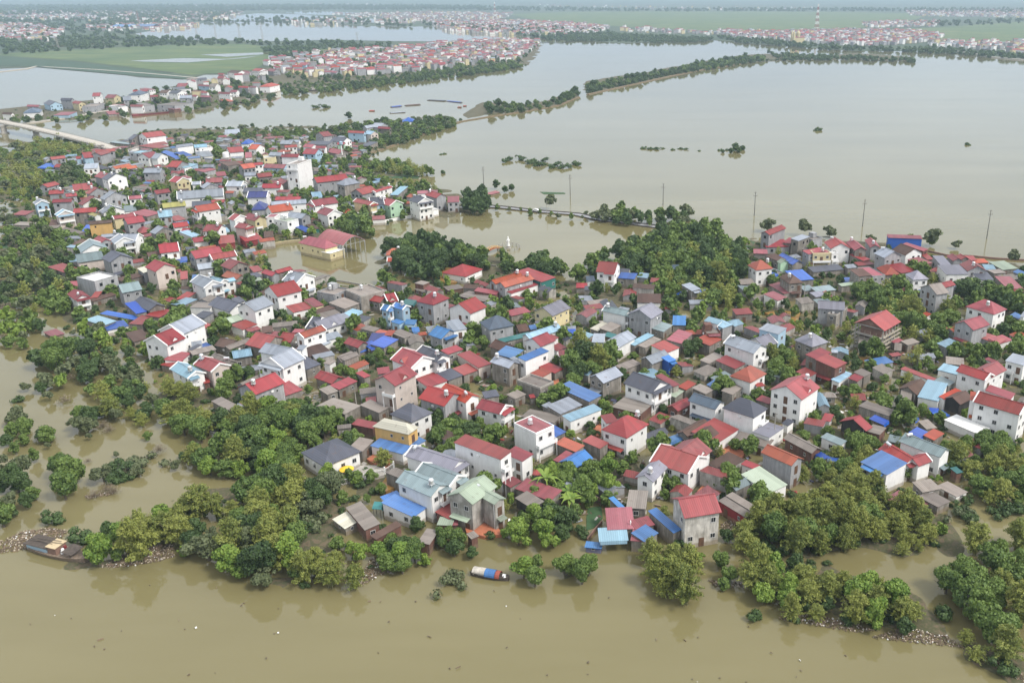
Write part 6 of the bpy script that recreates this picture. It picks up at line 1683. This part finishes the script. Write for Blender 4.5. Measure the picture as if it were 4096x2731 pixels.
for k, (x0, y0, x1, y1, wd, col, lab) in enumerate(((1712, 398, 1782, 402, 7, 'k', "dark grey floating shed by the river market"), (1790, 402, 1846, 408, 5, 'b', "blue tarpaulin raft right of the dark floating shed"), (1564, 426, 1604, 422, 6, 'b', "blue tarpaulin roof afloat in the river"), (1620, 420, 1680, 416, 7, 'n', "brown and orange floating market stall"), (1476, 441, 1498, 441, 4, 'O', "orange tarpaulin raft farthest left"), (1830, 427, 1846, 427, 3.5, 'O', "left of two small orange rafts"), (1852, 422, 1866, 422, 3.5, 'O', "right of two small orange rafts"), (1560, 450, 1620, 446, 5, 'l', "pale roof of a stall by the trees"))):
    a, c = at(x0, y0, 1.2), at(x1, y1, 1.2); wd *= .6; bo = lm("floating_stall", "raft", (a + c) / 2, math.atan2((c - a).y, (c - a).x), lab, "floating market rafts in the river"); Lb = (c - a).length
    part("raft_deck", MB().box((0, 0, .15), (Lb, wd, .5)), M_dark, bo); part("cover", MB().slab([(-Lb / 2, -wd / 2, .55), (Lb / 2, -wd / 2, .75), (Lb / 2.2, 0, 1.25), (-Lb / 2.3, 0, 1.1)], .1).slab([(-Lb / 2, wd / 2, .6), (Lb / 2, wd / 2, .5), (Lb / 2.2, 0, 1.25), (-Lb / 2.3, 0, 1.1)], .1), rm(col), bo)
    for sx in (-1, 1):
        for sy in (-1, 1): part("post", MB().box((sx * (Lb / 2 - .2), sy * (wd / 2 - .2), .4), (.14, .14, .4)), M_dark, bo)
# car on the causeway
b = at(2145, 846); car = lm("white_car", "car", b, math.atan2((cw[3] - cw[2]).y, (cw[3] - cw[2]).x), "white car parked on the flooded causeway beside a small tree")
part("body", MB().box((0, 0, .75), (4.3, 1.75, .7)).add([(-1.5, -.75, 1.1), (1.2, -.75, 1.1), (1.2, .75, 1.1), (-1.5, .75, 1.1), (-1.1, -.65, 1.62), (.6, -.65, 1.62), (.6, .65, 1.62), (-1.1, .65, 1.62)], [(3, 2, 1, 0), (4, 5, 6, 7), (0, 1, 5, 4), (1, 2, 6, 5), (2, 3, 7, 6), (3, 0, 4, 7)]), M_white, car)
part("windows", MB().box((-.25, 0, 1.36), (1.9, 1.5, .28)), M_glass, car)
for sx in (-1.35, 1.35):
    for sy in (-.85, .85): part("wheel", MB().tube([(sx, sy - .1, .42), (sx, sy + .1, .42)], [.33, .33], 12), M_dark, car)
# small objects
b = S(1248, 1380, 425, 1530, 2.2); pa = lm("garden_parasol", "parasol", b, 0, "round yellow parasol on the terrace of the charcoal-roofed villa")
part("canopy", MB().lathe([(1.9, 2.55), (1.0, 2.95), (.05, 3.2)], n=16), basic("yellow_fabric", (.80, .50, .03), .7), pa); part("pole", MB().tube([(0, 0, 0), (0, 0, 3.0)], [.04, .04], 6), M_white, pa)
b = S(768, 480, 420, 470, 5.5); wt = lm("large_water_tank", "water tank", b, 0, "big white cylindrical tank on a flat concrete roof"); part("vessel", MB().lathe([(2.1, 6.2), (2.2, 6.4), (2.2, 9.4), (1.6, 9.9), (.2, 10.1)], n=18), M_white, wt); part("concrete_base", MB().box((0, 0, 2.6), (5.4, 5, 7.2)), M_conc, wt)
b = S(1152, 1840, 1810, 670, 0); bt = lm("blue_barrel", "water tank", b, 0, "upright bright blue plastic tank against the white gable wall"); part("vessel", MB().lathe([(.85, 1.2), (.95, 1.4), (.95, 3.1), (.7, 3.4), (.2, 3.5)], n=14), wm('L'), bt); part("stand", MB().box((0, 0, .3), (1.9, 1.9, 1.8)), M_conc, bt)
b = S(3328, 920, 700, 1420, 0); bt = lm("blue_barrel", "water tank", b, 0, "blue and white tank below the scaffolded house"); part("vessel", MB().lathe([(.7, 1.8), (.75, 2.0), (.75, 3.6), (.2, 3.8)], n=14), wm('L'), bt); part("stand", MB().box((0, 0, .6), (1.4, 1.4, 2.4)), M_conc, bt)
b = S(1280, 480, 280, 500); wtw = lm("pole_tank", "water tower", b, 0, "slim white tank tower among the trees near the lake"); part("mast", MB().tube([(0, 0, -1), (0, 0, 12)], [.45, .4], 8), M_white, wtw); part("vessel", MB().lathe([(.4, 11.5), (1.3, 12.2), (1.3, 14), (.2, 14.6)], n=12), wm('b'), wtw)
for tx, ty, x, y, lab, c1 in ((544, 1380, 1808, 792, "person in pale clothes wading beside the grey house", M_white), (544, 1380, 1785, 850, "person in dark clothes wading in the orange pool", M_dark), (544, 1380, 1830, 890, "person crouching low in the orange pool", M_bark), (1856, 1840, 2040, 800, "person in white standing on the faded red sheet roof", M_white)):
    z0 = 3.6 if tx == 1856 else .2; b = S(tx, ty, x, y, z0); bm_v = []; 
    m = bpy.data.meshes.new("person"); V_ = [(0, 0, .9), (0, 0, 1.2), (0, 0, 1.42), (0, 0, 1.52), (0, 0, 1.68), (.1, 0, .85), (.12, .02, .48), (.13, 0, .05), (-.1, 0, .85), (-.12, .06, .48), (-.13, 0, .05), (.2, 0, 1.4), (.28, .05, 1.12), (.24, .2, .92), (-.2, 0, 1.4), (-.29, .02, 1.12), (-.25, .12, .9)]
    m.from_pydata(V_, [(0, 1), (1, 2), (2, 3), (3, 4), (0, 5), (5, 6), (6, 7), (0, 8), (8, 9), (9, 10), (2, 11), (11, 12), (12, 13), (2, 14), (14, 15), (15, 16)], []); m.materials.append(c1)
    o = bpy.data.objects.new("person", m); COL.objects.link(o); o.location = (b.x, b.y, z0 - .15); o.rotation_euler = (0, 0, x); sk = o.modifiers.new("skin", 'SKIN')
    rr = [.14, .15, .14, .06, .11, .09, .065, .05, .09, .065, .05, .06, .045, .035, .06, .045, .035]
    for i, r in enumerate(rr): m.skin_vertices[0].data[i].radius = (r, r * .8)
    m.skin_vertices[0].data[0].use_root = True; ss = o.modifiers.new("sub", 'SUBSURF'); ss.levels = 1; ss.render_levels = 1; tag(o, "person", lab)
# rafts of rubbish along the banks
def debris(name, polys, label, mats, dens, sz=(.12, .55)):
    V, F, MI = [], [], []; o = 0; g = random.Random(3)
    for P_ in polys:
        P = [at(x, y) for x, y in P_]; xs = [p.x for p in P]; ys = [p.y for p in P]
        for _ in range(int((max(xs) - min(xs)) * (max(ys) - min(ys)) * dens)):
            x, y = g.uniform(min(xs), max(xs)), g.uniform(min(ys), max(ys))
            if not inpoly(np.array([x]), np.array([y]), P)[0]: continue
            mi = g.choices(range(len(mats)), [m_[1] for m_ in mats])[0]; l, w_ = g.uniform(*sz), g.uniform(*sz) * .6; h = g.uniform(.08, .3)
            if mi == 1: l *= 3; w_ *= .35
            M = Matrix.Translation((x, y, g.uniform(.05, .3))) @ Matrix.Rotation(g.uniform(0, 6.28), 4, 'Z') @ Matrix.Rotation(g.gauss(0, .25), 4, 'X')
            mb = MB().box((0, 0, 0), (l, w_, h), M); V += mb.v; F += [tuple(i + o for i in f) for f in mb.f]; MI += [mi] * 6; o += 8
    m = bpy.data.meshes.new(name); m.from_pydata(V, [], F); m.update()
    for q in mats: m.materials.append(q[0])
    m.polygons.foreach_set("material_index", MI); ob = bpy.data.objects.new(name, m); COL.objects.link(ob); struct(ob, 'stuff', label)
debris("floating_rubbish", [[(-20, 2175), (90, 2125), (200, 2112), (275, 2122), (240, 2160), (150, 2195), (60, 2205), (-20, 2215)], [(400, 2270), (480, 2225), (600, 2185), (690, 2178), (700, 2225), (620, 2250), (500, 2268)], [(1400, 2350), (1450, 2300), (1480, 2235), (1560, 2235), (1600, 2260), (1510, 2310), (1440, 2345)],
    [(2830, 2320), (2960, 2330), (2975, 2350), (2860, 2345)], [(3110, 2475), (3230, 2450), (3400, 2490), (3500, 2520), (3420, 2530), (3250, 2500)], [(3480, 2550), (3620, 2510), (3790, 2545), (3850, 2590), (3700, 2575), (3560, 2560)], [(3880, 2600), (3960, 2620), (4096, 2700), (4096, 2731), (3990, 2680)], [(340, 1985), (450, 1965), (460, 1978), (350, 1995)], [(2880, 2100), (2960, 2060), (2970, 2120), (2900, 2150)]],
    "pale rubbish and driftwood matted along the flooded banks", [(M_white, .22), (basic("driftwood", (.22, .16, .11), .9), 1.5), (basic("scrap_plastic", (.50, .43, .34), .7), .8), (basic("wet_trash", (.13, .10, .07), .9), 2.4)], 10, (.1, .38))
debris("drifting_scraps", [[(0, 2300), (700, 2330), (1500, 2400), (2400, 2330), (2900, 2480), (3700, 2680), (3700, 2731), (0, 2731)]], "stray white scraps and leaves drifting on the near river", [(M_white, .5), (basic("driftwood", (.22, .16, .11), .9), 1), (basic("wet_trash", (.13, .10, .07), .9), 2.4)], .012, (.1, .45))
debris("garden_clutter", [[(x * 1.7415, y * 1.7415) for x, y in ((400, 700), (800, 690), (1200, 720), (1700, 740), (2200, 800), (2300, 1000), (2000, 1150), (1600, 1200), (1000, 1200), (720, 1080), (420, 860))]],
    "odd bins, boards, sacks and scrap scattered between the houses", [(M_white, 1), (basic("driftwood", (.22, .16, .11)), 1), (wm('L'), .4), (M_conc, 2), (rm('r'), .5), (rm('e'), 2), (rm('n'), 1.2), (rm('l'), .6)], .075, (.4, 2.2))
# ------------------------------------------------------------------ labels: what each house and tree looks like and what it stands beside
LANDM = [("the white tower block", 1200, 690), ("the cream school", 1290, 985), ("the white statue", 2030, 990), ("the road bridge", 250, 560), ("the causeway", 2300, 850), ("the scaffolded house", 3540, 1280), ("the houseboat", 1960, 2300),
         ("the communal house", 1830, 1080), ("the orange-roofed temple hall", 2080, 1120), ("the white warehouse", 1680, 830), ("the old barge", 230, 2215), ("the long blue building", 3620, 960), ("the cream and orange two-storey house", 1580, 1700), ("the mint-roofed villa", 1930, 1970), ("the big red pyramid roof", 2500, 1710), ("the red paved yard", 2900, 1820)]
SIZE = {0: "", 1: "one-storey", 2: "two-storey", 3: "three-storey", 4: "three-storey", 5: "five-storey"}
RT = {'g': "gable roof", 'S': "gable roof", 'h': "hipped roof", 'f': "flat roof", 'F': "flat roof", 's': "sheet roof"}
def desc(b, full=True):
    wn, rn = WALL[b['w']][0], ROOF[b['r']][0]
    if b['name'] == 'tarpaulin_shelter': return f"{rn} tarpaulin shelter"
    if b['t'] == 'S': return "unfinished scaffolded house with a rose-red roof"
    if b['name'] == 'shed': return f"{wn} shed with {rn} {RT[b['t']]}"
    if b['t'] == 'F': return "tall white five-storey block with blank side wall"
    return f"{wn} {SIZE[min(b['ns'], 4)]} house with {rn} {RT[b['t']]}" if full else f"{wn} house with {rn} roof"
def short(b):
    if b['name'] == 'tarpaulin_shelter': return f"{ROOF[b['r']][0]} tarpaulin"
    if b['name'] == 'shed': return f"{ROOF[b['r']][0]} shed roof"
    if b['t'] == 'F': return "white tower block"
    if b['t'] == 'S': return "scaffolded house"
    return f"{WALL[b['w']][0]} house with {ROOF[b['r']][0]} roof" 
def direction(p, q):      # where p lies seen from q, in the photo
    dx, dy = p[0] - q[0], (p[1] - q[1]) * 1.5
    if abs(dx) > abs(dy): return "right of" if dx > 0 else "left of"
    return "in front of" if dy > 0 else "behind"
def near_lm(p):
    l = min(LANDM, key=lambda l: math.hypot(p[0] - l[1], (p[1] - l[2]) * 1.5)); d = math.hypot(p[0] - l[1], (p[1] - l[2]) * 1.5)
    return (("close " if d < 170 else "well ") + direction(p, (l[1], l[2])).replace("close in", "in")) + " " + l[0]
def lab_ok(s): return 4 <= len(s.split()) <= 16
used = set(); PP = [b['p'] for b in BLD]
for i, b in enumerate(BLD):
    order = sorted((j for j in range(len(BLD)) if j != i), key=lambda j: math.hypot(PP[j][0] - PP[i][0], (PP[j][1] - PP[i][1]) * 1.5))[:7]
    base, base2 = desc(b), desc(b, False); cand = []
    for j in order[:3]: cand.append(f"{base} {direction(b['p'], PP[j])} {short(BLD[j])}")
    for j in order[:6]: cand.append(f"{base2} {direction(b['p'], PP[j])} {short(BLD[j])}")
    cand += [f"{base} {near_lm(b['p'])}", f"{base2} {near_lm(b['p'])}"]
    for j in order[:4]:
        for k in order[:6]:
            if j != k: cand.append(f"{base2}, between {short(BLD[j]).replace(' with ', ', ')} and {short(BLD[k]).replace(' with ', ', ')}"); cand.append(f"{short(b)} {direction(b['p'], PP[j])} {ROOF[BLD[j]['r']][0]} roof, {direction(b['p'], PP[k])} {ROOF[BLD[k]['r']][0]} one")
    for j in order: cand.append(f"{short(b)} {near_lm(b['p'])}, beside {ROOF[BLD[j]['r']][0]} roof")
    pick = next((c for c in cand if lab_ok(c) and c not in used), None) or next(c + x for c in cand for x in (" again", " too", " also") if c + x not in used)
    used.add(pick); b['o']['label'] = pick
    b['o']['group'] = {'house': "houses of the flooded village", 'shed': "sheds and outbuildings between the houses", 'tarpaulin_shelter': "tarpaulin shelters", 'tower_block': "apartment blocks"}[b['name']]
nb = [(b['p'][0], b['p'][1], b) for b in BLD]
for root, k, x, y, r, p in TOBJ:
    o2 = sorted(nb, key=lambda q: math.hypot(q[0] - p[0], (q[1] - p[1]) * 1.5))[:6]; base = TD[k]; pick = None; cand = []
    d0 = math.hypot(o2[0][0] - p[0], o2[0][1] - p[1]); size = "large " if r > 4.6 else "small " if r < 2.3 and k not in 'np' else ""
    if d0 < 150:
        for q in o2[:4]: cand.append(f"{size}{base} {direction(p, q)} the {short(q[2])}")
        for q in o2[:3]:
            for q2 in o2[:4]:
                if q is not q2: cand.append(f"{size}{base} between the {ROOF[q[2]['r']][0]} roof and the {ROOF[q2[2]['r']][0]} {'shed' if q2[2]['name'] == 'shed' else 'roof'}")
    cand += [f"{size}{base} {near_lm(p)}"]
    side = "left" if p[0] < 1365 else "right" if p[0] > 2730 else "middle"; row = "back" if p[1] < 900 else "front" if p[1] > 1900 else "centre"
    shared = f"{size}{base} in the dense clump, {row} {side} of the photo"
    for c in cand:
        if lab_ok(c) and c not in used: pick = c; break
    if pick: used.add(pick)
    root['label'] = pick or shared
    root['group'] = {'d': "broadleaf trees", 'm': "broadleaf trees", 'y': "fruit trees", 's': "thin sparse trees", 'b': "bamboo clumps along the banks", 'n': "banana plants", 'p': "palms", 'u': "bushes standing in the water", 'w': "withered shrubs in the water"}[k] if pick else shared
# ------------------------------------------------------------------ air
mb = MB().box((0, 21000, 62), (58000, 46000, 128)); hz = part("haze", mb, None); hz['kind'] = 'stuff'; hz['label'] = "thin blue-white haze over the whole plain"
m = bpy.data.materials.new("haze_air"); m.use_nodes = True; t = m.node_tree; t.nodes.clear(); pv = t.nodes.new("ShaderNodeVolumePrincipled"); ou = t.nodes.new("ShaderNodeOutputMaterial"); t.links.new(pv.outputs[0], ou.inputs["Volume"])
pv.inputs["Color"].default_value = (.66, .85, 1.0, 1); pv.inputs["Density"].default_value = HAZE; pv.inputs["Anisotropy"].default_value = 0.1; hz.data.materials.append(m)
